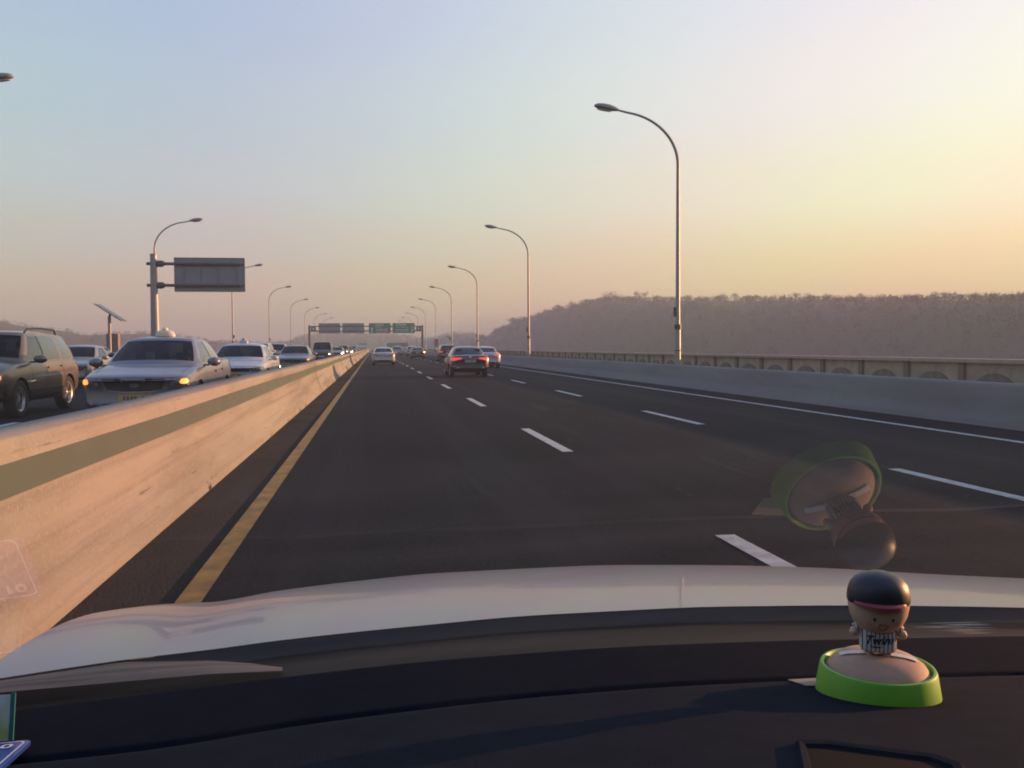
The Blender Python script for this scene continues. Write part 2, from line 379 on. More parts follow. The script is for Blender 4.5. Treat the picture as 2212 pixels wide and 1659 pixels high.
# ------------------------------------------------------------------ lamp posts
def lamp_post():
    root = empty('street_lamp', (0, 0, 0))
    g = G(); g.tube([(0, 0, .1), (0, 0, 2.1), (0, 0, 2.18), (0, 0, 8.25)], [.115, .105, .085, .06], 14); g.obj('pole', M_GALV, root, auto=40)
    g = G(); g.tube([(0, 0, 2.02), (0, 0, 2.2)], [.13, .13], 14); g.obj('collar', M_STEELD, root, auto=40)
    g = G(); g.tube([(0, 0, 1.2), (0, 0, 1.24)], [.125, .125], 12); g.obj('collar', M_STEELD, root, auto=40)
    g = G(); g.tube([(0, 0, .1), (0, 0, .16)], [.24, .24], 12); g.obj('base_flange', M_STEELD, root, auto=40)
    g = G(); g.box(-.16, -.078, -.05, .05, 2.5, 2.85); g.obj('junction_box', M_STEELD, root)
    P = []
    for k in range(15):
        a = R(82) * k / 14; P.append((-2.25 * (1 - math.cos(a)), 0, 8.2 + 1.88 * math.sin(a)))
    P.append((P[-1][0] - .35, 0, P[-1][2] + .075))
    g = G(); g.tube(P, [.06 - .022 * k / 15 for k in range(16)], 10); g.obj('arm', M_GALV, root, auto=40)
    e = Vector(P[-1]); d = Vector((-1, 0, .15)).normalized(); u = Vector((0, 1, 0)); w = d.cross(u)
    if w.z < 0: w = -w
    V, F = [], []; ns, nr = 9, 12
    shp = [(-.05, .03, .03), (.05, .06, .07), (.2, .10, .12), (.4, .155, .15), (.65, .18, .145), (.85, .15, .115), (.96, .09, .07), (1.0, .02, .02)]
    for s, a, b in shp:
        for k in range(nr):
            t = 2 * math.pi * k / nr; zz = math.sin(t) * b * (1.0 if math.sin(t) > 0 else .55)
            V.append(e + d * s * .95 + u * (a * math.cos(t)) + w * zz)
    for i in range(len(shp) - 1):
        for k in range(nr): k2 = (k + 1) % nr; F.append((i*nr + k, i*nr + k2, (i+1)*nr + k2, (i+1)*nr + k))
    F.append(tuple(range(nr - 1, -1, -1))); F.append(tuple((len(shp) - 1) * nr + k for k in range(nr)))
    g = G(); g.add(V, F); hd = g.obj('lamp_head', M_GALV, root, smooth=True)
    g = G(); c = e + d * .55 - w * .078
    g.add([c + d * (.28 * math.cos(t)) + u * (.10 * math.sin(t)) - w * (.012 if r else .03) for r in (1, 0) for t in [2 * math.pi * k / 12 for k in range(12)]],
          [(k, (k + 1) % 12, 12 + (k + 1) % 12, 12 + k) for k in range(12)] + [tuple(12 + k for k in range(12))])
    g.obj('lens', M_LAMPG, hd)
    return root
lp0 = lamp_post()
def pair_lab(i): return ('tall street lamp arching over the road from behind the grey barrier')
lamps = []
for i in range(11):
    o = lp0 if i == 0 else copy_tree(lp0)
    o.location = (11.4, 32.2 + 32.6 * i, 0)
    tag(o, ['tallest street lamp with curved arm, first one behind the grey barrier', 'street lamp second from the tallest lamp, behind the grey barrier'][i] if i < 2 else ['third', 'fourth', 'fifth', 'sixth', 'seventh', 'eighth', 'ninth', 'tenth', 'eleventh'][i - 2] + ' street lamp behind the grey barrier, counting on from the tallest lamp', 'street lamp', 'street lamps behind the grey barrier'); lamps.append(o)
for i in range(8):
    o = copy_tree(lp0); o.location = (-14.65, (31.3 if i == 0 else 30.2 + 33.5 * i), 0.02); o.rotation_euler = (0, 0, math.pi)
    lab = {0: 'street lamp over the silver four-wheel drive, only its lamp head in view', 1: 'street lamp rising close behind the blank sign pole', 2: 'street lamp whose arm shows beside the back of the blank sign'}.get(i, ['second', 'third', 'fourth', 'fifth', 'sixth'][(i - 3) % 5] + ' street lamp past the blank sign, beyond the oncoming traffic')
    tag(o, lab, 'street lamp', 'street lamps beyond the oncoming traffic')
# small hanging board on one far lamp post
t = empty('notice_board', (11.4, 162.6, 0), 0, 'small brown board fixed to a far lamp post behind the braking dark car', 'sign')
g = G(); g.box(-.34, .34, -.16, -.12, 1.5, 2.95); g.obj('panel', M_SBROWN, t, bevel=.012)
g = G(); g.box(-.2, .2, -.12, -.09, 2.1, 2.2); g.obj('bracket', M_STEELD, t)

# ------------------------------------------------------------------ blank-backed sign on its pole (left)
sy = 62.4
sg = empty('overhead_sign', (-14.42, sy, 0), 0, 'grey back of a large sign held by two arms on a thick pole', 'sign')
g = G(); g.tube([(0, 0, .1), (0, 0, 4), (0, 0, 7.68)], [.31, .27, .225], 20); g.obj('pole', M_GALV, sg, auto=40)
g = G(); g.tube([(0, 0, 7.66), (0, 0, 7.74), (0, 0, 7.78)], [.24, .24, .2], 20); g.obj('cap', M_GALV, sg, auto=30)
for z in (7.12, 5.68):
    g = G(); g.tube([(-.45, -.02, z), (5.6, -.02, z)], [.105, .095], 12); g.obj('arm', M_STEELD, sg, auto=40)
    g = G(); g.tube([(.18, -.02, z), (.26, -.02, z), (.55, -.02, z), (.72, -.02, z)], [.15, .22, .22, .11], 12); g.obj('collar', M_STEELD, sg, auto=30)
g = G(); g.box(1.3, 5.84, .12, .17, 5.29, 7.53); g.obj('panel', M_SIGNB, sg)
for z in (7.12, 5.68):
    g = G(); g.box(1.32, 5.82, .075, .118, z - .06, z + .06); g.obj('rail', M_STEELD, sg)
for x in (1.9, 3.0, 4.1, 5.3):
    g = G(); g.box(x - .025, x + .025, .06, .118, 5.76, 7.04); g.obj('stiffener', M_SIGNB, sg)
g = G()
for a in ((1.29, 5.85, 7.52, 7.56), (1.29, 5.85, 5.26, 5.30)): g.box(a[0], a[1], .08, .18, a[2], a[3])
for a in ((1.27, 1.31), (5.83, 5.87)): g.box(a[0], a[1], .08, .18, 5.302, 7.518)
g.obj('edge_frame', M_SIGNB, sg)

# ------------------------------------------------------------------ solar warning posts
def solar(loc, rz, label, s=1.0):
    t = empty('solar_post', loc, rz, label, 'solar panel'); t.scale = (s, s, s)
    g = G(); g.tube([(0, 0, .1), (0, 0, 3.2)], .085, 14); g.obj('pole', M_GALV, t, auto=40)
    M = Matrix.Translation((.08, 0, 3.42)) @ Matrix.Rotation(R(34), 4, 'Y')
    g = G(); g.box(-.85, .85, -.55, .55, -.03, .02, M); g.obj('panel_frame', M_GALV, t)
    for i in range(4):
        g = G(); g.box(-.81 + .41 * i, -.42 + .41 * i, -.51, .51, .021, .03, M); g.obj('cell', M_PANEL, t)
    g = G(); g.box(-.5, .5, -.05, .05, -.1, -.031, M); g.tube([(0, 0, 3.15), (.05, 0, 3.36)], .06, 8); g.obj('bracket', M_STEELD, t)
    g = G(); g.box(-.22, .42, .09, .5, 1.2, 2.25); g.obj('battery_box', mat('box_paint_%d' % int(loc[1]), (.2, .15, .12), .6, var=.1), t, bevel=.02)
    g = G(); g.box(-.06, .06, .0, .091, 1.6, 1.66); g.obj('strap', M_STEELD, t)
    return t
solar((-14.56, 52.47, 0.05), 0, 'tilted solar panel on a post with a battery box beyond the oncoming traffic')
solar((11.7, 137.0, 0.12), 0, 'small tilted solar panel on a post beside the far lamp posts', .78)

# ------------------------------------------------------------------ sign gantry over both carriageways
ga = empty('sign_gantry', (0, 206, 0), 0, 'steel gantry over the whole road with two green signs and two blank backs', 'gantry')
for x in (-14.3, 11.25):
    g = G(); g.box(x - .22, x + .22, -.22, .22, -.5, 6.6); g.obj('column', M_STEELD, ga, bevel=.03)
for z in (6.35, 5.25):
    g = G(); g.box(-14.05, 11.0, -.12, .12, z - .12, z + .12); g.obj('beam', M_STEELD, ga)
for k in range(14):
    x = -14.0 + 1.8 * k; a = (x, 0, 5.35 if k % 2 else 6.25); b = (x + 1.7, 0, 6.25 if k % 2 else 5.35)
    g = G(); g.tube([a, b], .06, 6); g.obj('brace', M_STEELD, ga)
for x in (-13.4, 10.4):                            # round knee plates
    g = G(); g.box(x - .55, x + .55, -.05, .05, 5.38, 6.2); g.obj('knee_plate', M_STEELD, ga)
    g = G(); g.lathe([(.2, -.02), (.2, .02), (.001, .02)], 14, Matrix.Translation((x, -.07, 5.8)) @ Matrix.Rotation(R(90), 4, 'X')); g.obj('plate_disc', M_SWHITE, ga)
def sign_panel(x0, x1, m, front):
    g = G(); g.box(x0, x1, -.30, -.24, 4.74, 7.06); p = g.obj('sign_panel', m, ga, bevel=.015)
    return p
for x0, x1 in ((-12.2, -7.35), (-6.95, -2.0)):
    p = sign_panel(x0, x1, M_SIGNB, False)
    for z in (6.35, 5.25):
        g = G(); g.box(x0 + .05, x1 - .05, -.36, -.301, z - .1, z + .1); g.obj('rail', M_STEELD, p)
def marks(p, rows, m=M_SWHITE):
    for x, z, w, h, n in rows:                     # unreadable lettering at this distance: separate blocky glyphs
        g = G(); cw = w / n
        for k in range(n):
            a = x + cw * k; s = cw * .16
            g.box(a, a + cw * .72, -.306, -.301, z + h * .78, z + h); g.box(a, a + s, -.306, -.301, z, z + h * .75)
            if k % 2 == 0: g.box(a + s * 1.2, a + cw * .72, -.306, -.301, z, z + h * .2)
            else: g.box(a + cw * .52, a + cw * .72, -.306, -.301, z + h * .1, z + h * .75)
        g.obj('lettering', m, p)
p1 = sign_panel(-.93, 4.0, M_GREEN, True); p2 = sign_panel(4.42, 9.48, M_GREEN, True)
g = G(); g.box(.62, 3.9, -.304, -.301, 4.82, 5.85); g.obj('brown_field', M_SBROWN, p1)
g = G(); g.box(-.7, .15, -.304, -.301, 6.25, 6.85); g.obj('brown_field', M_SBROWN, p1)
marks(p1, [(.55, 6.35, 1.9, .45, 4), (.7, 5.98, 1.2, .16, 9), (.8, 5.3, 2.6, .4, 5), (.9, 4.95, 2.2, .14, 14)])
def arrow(p, x, z, h, rot):
    g = G(); M = Matrix.Translation((x, -.304, z)) @ Matrix.Rotation(R(rot), 4, 'Y')
    g.box(-.09, .09, -.003, .003, -h / 2, h / 2 - .25, M)
    g.add([M @ Vector(v) for v in ((-.26, 0, h / 2 - .3), (.26, 0, h / 2 - .3), (0, 0, h / 2))], [(0, 1, 2)]); g.obj('arrow', M_SWHITE, p)
arrow(p1, -.25, 5.45, 1.3, 0); arrow(p2, 8.95, 5.35, .8, 40)
marks(p2, [(5.2, 6.4, 2.4, .48, 4), (5.3, 5.98, 2.6, .17, 14), (5.2, 5.35, 2.9, .3, 6), (5.2, 5.05, 2.7, .13, 15)])
g = G(); g.lathe([(.26, -.002), (.26, .004), (.2, .004), (.2, -.002)], 16, Matrix.Translation((8.95, -.304, 6.1)) @ Matrix.Rotation(R(90), 4, 'X')); g.obj('route_disc', M_SWHITE, p2)
# second, smaller sign farther on
fs = empty('overhead_sign', (11.6, 318, 0), 0, 'far green sign on an arm seen over the roof of the white sedan', 'sign')
g = G(); g.tube([(0, 0, 0), (0, 0, 3.4)], .25, 12); g.obj('pole', M_STEELD, fs, auto=40)
for z in (2.7, 1.7):
    g = G(); g.tube([(0, 0, z), (-4.6, 0, z)], .1, 8); g.obj('arm', M_STEELD, fs)
c = at_y(850, 745, 318)
g = G(); g.box(c.x - 11.6 - 2.3, c.x - 11.6 + 2.3, -.3, -.2, 1.2, 3.1); fp = g.obj('sign_panel', M_GREEN, fs)

# ------------------------------------------------------------------ hills, woods, town
def hill(name, ridge, th, front=.72, back=1.35, lump=1.0):
    rows = []
    for x, y, r in ridge:
        top = at_r(x, y, r); top.z -= th
        d = Vector((top.x, top.y, 0)).normalized(); rr = math.hypot(top.x, top.y); col = []
        for f, hh in ((front, 0), (front + (1 - front) * .2, .28), (front + (1 - front) * .45, .62), (front + (1 - front) * .7, .86), (1, 1), (1.08, .95), (1.2, .6), (back, 0)):
            z = -9.0 + (top.z + 9.0) * hh + (random.uniform(-1, 1) * lump * (1 if 0 < hh < 1 else 0))
            col.append(d * (rr * f) + Vector((0, 0, z - (.4 if hh == 0 else 0))))
        rows.append(col)
    m = len(rows[0]); V = [v for c in rows for v in c]
    F = [(i*m + j, (i+1)*m + j, (i+1)*m + j + 1, i*m + j + 1) for i in range(len(rows) - 1) for j in range(m - 1)]
    g = G(); g.add(V, F); o = g.obj(name, M_HILL, smooth=True); tag(o, kind='structure')
    return rows
def dense(ridge, step):
    out = []
    xs = [p[0] for p in ridge]; ty = [(p[0], p[1]) for p in ridge]; tr = [(p[0], p[2]) for p in ridge]
    x = xs[0]
    while x <= xs[-1]: out.append((x, interp(ty, x), interp(tr, x))); x += step
    return out
def spray(V, F, c, rx, rz, n, s):                  # a twiggy crown: thin slivers and flakes through an ellipsoid
    for _ in range(n):
        while True:
            p = Vector((random.uniform(-1, 1), random.uniform(-1, 1), random.uniform(-1, 1)))
            if .08 < p.length < 1: break
        q = Vector((p.x * rx, p.y * rx, p.z * rz)) * (.65 + .35 * random.random())
        d = (q.normalized() + Vector((random.uniform(-.7, .7), random.uniform(-.7, .7), random.uniform(-.2, .9)))).normalized()
        sd = d.cross(Vector((random.uniform(-1, 1), random.uniform(-1, 1), random.uniform(-1, 1)))).normalized()
        L = s * random.uniform(.6, 1.5); w = s * random.uniform(.16, .42)
        b = c + q; k = len(V); V += [b - sd * w, b + sd * w, b + d * L]; F.append((k, k + 1, k + 2))
def wood(name, rows, n, hgt, s, label, nt=16, jr=(0.0, 1.0)):
    V, F = [], []; m = len(rows[0])
    for _ in range(n):
        i = random.random() * (len(rows) - 1.001); k = int(i); f = i - k; j = 4 * random.random() ** .6; jj = min(3, int(j)); fj = j - jj
        a = rows[k][jj].lerp(rows[k + 1][jj], f); b = rows[k][jj + 1].lerp(rows[k + 1][jj + 1], f); p = a.lerp(b, fj)
        h = hgt * random.uniform(.6, 1.1)
        if _ % 3 == 0: p = rows[k][4].lerp(rows[k + 1][4], f) + Vector((0, 0, -h * random.uniform(.1, .45)))
        spray(V, F, p + Vector((0, 0, h * .35)), h * .42, h * .5, nt, s)
    g = G(); g.V = V; g.F = F; o = g.obj(name, M_WOOD, fixn=False); tag(o, label, 'woods', None, 'stuff'); return o
ridR = [(1020, 742, 880), (1050, 728, 840), (1085, 706, 800), (1130, 688, 760), (1180, 672, 720), (1250, 656, 670), (1318, 642, 630), (1400, 642, 600), (1550, 642, 560), (1750, 641, 520), (2000, 640, 475), (2212, 637, 440), (2600, 632, 400), (3200, 634, 380), (4200, 660, 400), (5200, 730, 460), (5800, 800, 520)]
rowsR = hill('hill', dense(ridR, 20), 2.2, .62)
wood('woodland', rowsR, 9000, 5.0, .7, 'hazy bare woodland covering the long hill beyond the parapet', 18)
ridL = [(-6500, 790, 1400), (-4500, 700, 1000), (-2500, 660, 760), (-1200, 650, 700), (-500, 668, 680), (0, 691, 650), (73, 704, 650), (147, 711, 650), (181, 719, 650), (245, 717, 660), (319, 716, 670), (392, 722, 680), (441, 731, 690), (480, 739, 700), (520, 748, 710)]
rowsL = hill('hill', dense(ridL, 24), 1.6, .75)
wood('woodland', rowsL, 5000, 3.6, .7, 'wooded ridge behind the silver four-wheel drive and the solar panel', 14)
ridM = [(395, 742, 1050), (457, 740, 1050), (486, 736, 1050), (569, 741, 1080), (600, 738, 1100), (625, 737, 1120), (645, 726, 1150), (680, 720, 1200), (740, 719, 1200), (830, 720, 1250), (900, 727, 1280), (925, 731, 1250), (960, 722, 1200), (985, 718, 1180), (1015, 719, 1150), (1060, 728, 1100), (1120, 735, 1080)]
rowsM = hill('hill', dense(ridM, 12), 2.0, .78)
wood('woodland', rowsM, 1500, 5.5, 1.3, 'pale distant wooded hills under the sign gantry', 10)
# trees that stand out on the skyline of the long hill
def tree(loc, h, w, label, group=None, n=190, airy=1.0):
    t = empty('tree', loc, 0, label, 'tree', group)
    g = G(); g.tube([(0, 0, -1.2), (0.05, 0, h * .3), (0, .05, h * .62)], [h * .035, h * .026, h * .01], 6)
    for k in range(6):
        a = k * 1.1 + random.random(); z0 = h * random.uniform(.28, .5)
        g.tube([(0, 0, z0), (w * .25 * math.cos(a), w * .25 * math.sin(a), z0 + h * .18), (w * .4 * math.cos(a), w * .4 * math.sin(a), z0 + h * .34)], [h * .014, h * .009, h * .003], 4)
    g.obj('trunk', M_TRUNK, t)
    V, F = [], []
    for k in range(7):
        a = random.uniform(0, 6.28); rr = w * .28 * random.random() ** .5; zc = h * random.uniform(.5, .8)
        spray(V, F, Vector((rr * math.cos(a), rr * math.sin(a), zc)), w * .27 * airy, h * .17, n // 7, h * .07)
    g = G(); g.V = V; g.F = F; g.obj('crown', M_TWIG, t, fixn=False)
    return t
tab_y = [(p[0], p[1]) for p in ridR]; tab_r = [(p[0], p[2]) for p in ridR]
def ridge_pt(x, dy=0):
    return at_r(x, interp(tab_y, x) + dy, interp(tab_r, x))
x = 1046.0
while x < 2260:
    r = interp(tab_r, x); hpx = random.uniform(14, 24) if x > 1330 else random.uniform(26, 40)
    h = hpx * r / FPX * 1.3; p = ridge_pt(x); top = at_r(x, interp(tab_y, x) - random.uniform(1, 11), r); p.z = top.z - h * .95
    if x < 1330:
        wf = random.uniform(.65, 1.0); nm = 'slender bare tree' if wf < .76 else ('bushy bare tree' if wf > .9 else 'bare tree of middling spread')
        tree(p, h, h * wf, nm + ' along the sloping end of the long hill', 'trees on the sloping end of the hill', 380)
    else:
        wf = random.uniform(.75, 1.4); nm = 'narrow upright tree' if wf < .92 else ('broad low crowned tree' if wf > 1.2 else 'round crowned tree')
        tree(p, h, h * wf, nm + ' on the level skyline of the long hill', 'trees on the level skyline of the hill', 420)
    x += random.uniform(12, 40) if x > 1330 else random.uniform(10, 22)
def special(x, ytop, hpx, wf, lab, n):
    r = interp(tab_r, x); h = hpx * r / FPX * 1.1; top = at_r(x, ytop, r); top.z -= h * .95; tree(top, h, h * wf, lab, None, n)
special(1318, 629, 30, 1.5, 'broad dense tree where the hill reaches its level top', 420)
special(1374, 627, 18, .7, 'narrow lone tree standing clear on the skyline beside a rounder one', 200)
special(1394, 628, 17, 1.0, 'small round lone tree standing clear beside a narrower one', 200)
# sunlit blocks of flats far down the road
bl = [(786, 735, 14, 560), (792, 737, 12, 565), (800, 740, 16, 570), (807, 741, 12, 575), (812, 743, 10, 580), (778, 739, 9, 585), (818, 745, 10, 590), (771, 742, 10, 600)]
for i, (x, yt, w, d) in enumerate(bl):
    tp = at_y(x, yt, d); w = w * d / FPX * 1.25
    t = empty('apartment_block', (tp.x, d, -9), R(random.uniform(-58, -38)), 'sunlit pale apartment block in the haze at the end of the road', 'building', 'apartment blocks at the end of the road')
    hh = tp.z + 9; g = G(); g.box(-w / 2, w / 2, 0, 11, 0, hh); wl_ = g.obj('wall', M_WALLA, t)
    g = G(); g.box(-w * .22, w * .2, 3, 7, hh + .001, hh + 1.2); g.obj('roof_house', M_WALLA, t)
    wm = G().box(-.42, .42, -.06, .05, 0, 1.3).mesh('window')
    nx = max(2, int(w / 1.7))
    for a in range(nx):
        for b in range(int(hh / 2.8)):
            if b * 2.8 + 1 > 6: o = obj('window', wm, M_WINDOWF, wl_); o.location = (-w / 2 + (a + .5) * w / nx, 0, b * 2.8 + 1)
# weeds in the gutter of the median barrier
for k, (px, py) in enumerate([(577, 945), (634, 890), (915*.68, 912), (645, 880), (445, 1060), (700, 838)]):
    p = at_z(px, py, 0.0); p.x = -1.63
    t = empty('weed', (p.x, p.y, 0), random.random() * 6, 'dry weed tuft growing at the foot of the median barrier', 'weed', 'weeds along the median barrier')
    V, F = [], []
    for j in range(16):
        a = random.uniform(0, 6.28); L = random.uniform(.05, .16); d = Vector((math.cos(a) * .35, math.sin(a) * .35, 1)).normalized(); s = Vector((-math.sin(a), math.cos(a), 0)) * .004
        b = Vector((random.uniform(-.03, .03), random.uniform(-.03, .03), 0)); n = len(V)
        V += [b - s, b + s, b + d * L * .6 + s * .7, b + d * L * .6 - s * .7, b + d * L + Vector((math.cos(a), math.sin(a), 0)) * L * .3]
        F += [(n, n+1, n+2, n+3), (n+3, n+2, n+4)]
    g = G(); g.V = V; g.F = F; g.obj('blades', M_PLANT, t, fixn=False)

# ------------------------------------------------------------------ vehicles
def paint(name, col, metal=0.0, rough=0.32, coat=0.6):
    return mat(name, col, rough, metal, var=0.07, scale=2.2, coat=coat, detail=6)
P_SILVER = paint('silver_paint', (0.125, 0.133, 0.152), 0.25); P_BEIGE = paint('beige_silver_paint', (0.12, 0.088, 0.064), 0.35, .36)
P_WHITE = paint('white_paint', (0.37, 0.375, 0.395)); P_BLACK = paint('black_paint', (0.012, 0.012, 0.014), 0.2); P_DARK = paint('dark_grey_paint', (0.03, 0.031, 0.035), .3)
P_PALE = paint('pale_silver_paint', (0.20, 0.21, 0.22), .3); P_NAVY = paint('navy_paint', (.018, .021, .032), .3)
M_TYRE = mat('tyre_rubber', (0.014, 0.014, 0.014), 0.85); M_RIM = mat('alloy', (0.45, 0.44, 0.43), 0.35, 0.7)
M_BLK = mat('black_plastic', (0.016, 0.016, 0.017), 0.5); M_TRIM = mat('chrome', (0.62, 0.62, 0.63), 0.18, 0.9)
M_LENS = mat('headlamp_lens', (0.10, 0.10, 0.11), 0.08, 0.3, coat=1.0); M_REFL = mat('reflector', (0.6, 0.6, 0.6), 0.2, .8)
M_AMBER = mat('amber_lit', (0.8, 0.25, 0.03), 0.3, emit=(1.0, 0.27, 0.02), estr=0.95)
M_HEADON = mat('headlamp_lit', (0.9, 0.85, 0.7), 0.3, emit=(1.0, 0.80, 0.5), estr=5.0)
M_TAIL = mat('tail_red', (0.35, 0.02, 0.02), 0.15, coat=.8); M_TAILON = mat('tail_red_lit', (0.5, 0.03, 0.03), 0.2, emit=(1.0, 0.07, 0.05), estr=0.36)
M_PLATEY = mat('plate_yellow', (0.42, 0.28, 0.06), 0.6, var=.1, scale=20); M_PLATEW = mat('plate_white', (0.6, 0.61, 0.6), 0.6); M_PLATEG = mat('plate_dark_marks', (0.08, 0.08, 0.08), 0.6)
M_SEAT = mat('seat_fabric', (0.03, 0.03, 0.032), 0.9); M_CREAM = mat('cream_plastic', (0.62, 0.55, 0.40), 0.4)
M_SEAM = mat('panel_gap', (0.01, 0.01, 0.01), 0.8)
M_GLW = glass('windscreen_glass', (0.28, 0.30, 0.29), 1.5, .75); M_GLS = glass('tinted_glass', (0.16, 0.17, 0.17), 1.55, 1.7)

def catmull(P, k):
    out = []
    for i in range(len(P) - 1):
        p0, p1, p2, p3 = P[max(i - 1, 0)], P[i], P[i + 1], P[min(i + 2, len(P) - 1)]
        for j in range(k):
            t = j / k
            out.append(tuple(.5 * (2*b + (c - a) * t + (2*a - 5*b + 4*c - d) * t*t + (3*b - a - 3*c + d) * t**3) for a, b, c, d in zip(p0, p1, p2, p3)))
    out.append(tuple(P[-1])); return out
def lower_body(sp):
    st = sp['st']; cols = list(zip(*st)); tabs = [[(s[0], s[k]) for s in st] for k in range(1, 5)]
    ya, yb = st[0][0], st[-1][0]; n = 54
    ys = []
    for i in range(n + 1):
        u = i / n; ys.append(ya + (yb - ya) * (.5 - .5 * math.cos(math.pi * u)) * .35 + (yb - ya) * u * .65)
    V, F = [], []; m = 0; W = max(s[1] for s in st)
    for y in ys:
        w, zb, zt, zs = [interp(t, y) for t in tabs]; h = zs - zb
        half_ = [(0, zb), (.68 * w, zb), (.91 * w, zb + .03), (.972 * w, zb + .12 * h / .7), (.995 * w, zb + .40 * h), (1.0 * w, zb + .62 * h), (.985 * w, zb + .82 * h), (.955 * w, zs - .015), (.90 * w, zs + .015), (.70 * w, zs + .72 * (zt - zs)), (.38 * w, zt - .008), (0, zt)]
        half_ = catmull(half_, 2)
        full = half_ + [(-x, z) for x, z in reversed(half_[1:-1])]; m = len(full)
        for x, z in full:
            q = (abs(x) / W) ** 2.3; fs = max(0, min(1, (y - sp['warp'][0]) / (yb - sp['warp'][0]))); rs = max(0, min(1, (sp['warp'][2] - y) / (sp['warp'][2] - ya)))
            V.append((x, y - sp['warp'][1] * q * fs * fs + sp['warp'][3] * q * rs * rs, z))
    for i in range(n):
        for k in range(m): k2 = (k + 1) % m; F.append((i*m + k, i*m + k2, (i+1)*m + k2, (i+1)*m + k))
    for base_i, fl in ((0, True), (n * m, False)):         # end caps as strips between the mirrored halves
        hl = m // 2
        for k in range(hl):
            q = [base_i + k, base_i + k + 1, base_i + (m - k - 1) % m, base_i + (m - k) % m]; q = list(dict.fromkeys(q))
            F.append(tuple(reversed(q)) if fl else tuple(q))
    return V, F
def cut_arches(V, F, sp):
    me = mk('body', V, F); bm = bmesh.new(); bm.from_mesh(me); bmesh.ops.recalc_face_normals(bm, faces=bm.faces); bm.to_mesh(me); bm.free()
    me.materials.append(P_SILVER); me.materials.append(M_BLK)
    o = bpy.data.objects.new('tmp', me); COL.objects.link(o); tmp = [o]
    for y in sp['axles']:
        for s in (-1, 1):
            g = G(); rr = sp['wr'] + .045; V2 = []
            for x in (s * .58, s * 1.15): V2 += [(x, y + rr * math.cos(2*math.pi*k/32), sp['wr'] + rr * math.sin(2*math.pi*k/32)) for k in range(32)]
            g.add(V2, [(k, (k+1) % 32, 32 + (k+1) % 32, 32 + k) for k in range(32)] + [tuple(range(31, -1, -1)), tuple(range(32, 64))])
            cme = g.mesh('cut'); b2 = bmesh.new(); b2.from_mesh(cme); bmesh.ops.recalc_face_normals(b2, faces=b2.faces); b2.to_mesh(cme); b2.free()
            cme.materials.append(M_BLK)
            c = bpy.data.objects.new('cut', cme); COL.objects.link(c); tmp.append(c)
            md = o.modifiers.new('b', 'BOOLEAN'); md.operation = 'DIFFERENCE'; md.solver = 'EXACT'; md.object = c; md.material_mode = 'TRANSFER'
    dg = bpy.context.evaluated_depsgraph_get(); out = bpy.data.meshes.new_from_object(o.evaluated_get(dg)); out.name = 'body'
    for t in tmp: bpy.data.objects.remove(t)
    return sharp(out, 32)
def patch(bvh, poly, axis, off, name, sub=2, flip=1, thick=.012):
    # a panel of its own thickness laid over the body along an axis: 'f' front, 'r' rear, 's' sides (flip = side), 't' top
    bm = bmesh.new(); P3 = {'f': lambda a, b: Vector((a, 6, b)), 'r': lambda a, b: Vector((a, -6, b)), 's': lambda a, b: Vector((6 * flip, a, b)), 't': lambda a, b: Vector((a, b, 6))}[axis]
    D = {'f': Vector((0, -1, 0)), 'r': Vector((0, 1, 0)), 's': Vector((-flip, 0, 0)), 't': Vector((0, 0, -1))}[axis]
    f = bm.faces.new([bm.verts.new(P3(a, b)) for a, b in poly]); bmesh.ops.triangulate(bm, faces=[f])
    for _ in range(sub): bmesh.ops.subdivide_edges(bm, edges=bm.edges[:], cuts=1, use_grid_fill=True)
    base = {}
    for v in bm.verts:
        h = bvh.ray_cast(v.co, D)
        if h[0] is None: h = bvh.find_nearest(v.co - D * -5.0 if False else v.co + D * 4.0)
        p, nn = h[0], h[1]
        if nn.dot(D) > 0: nn = -nn
        base[v] = (p.copy(), nn.copy())
    for v, (p, nn) in base.items(): v.co = p - nn * thick * .5
    r = bmesh.ops.extrude_face_region(bm, geom=bm.faces[:])
    # which verts are the moved copies: push them outward
    for v in [e for e in r['geom'] if isinstance(e, bmesh.types.BMVert)]:
        h = bvh.find_nearest(v.co); nn = h[1]
        if nn.dot(D) > 0: nn = -nn
        v.co = h[0] + nn * off
    bmesh.ops.recalc_face_normals(bm, faces=bm.faces)
    me = bpy.data.meshes.new(name); bm.to_mesh(me); bm.free()
    for p in me.polygons: p.use_smooth = True
    return sharp(me, 50)
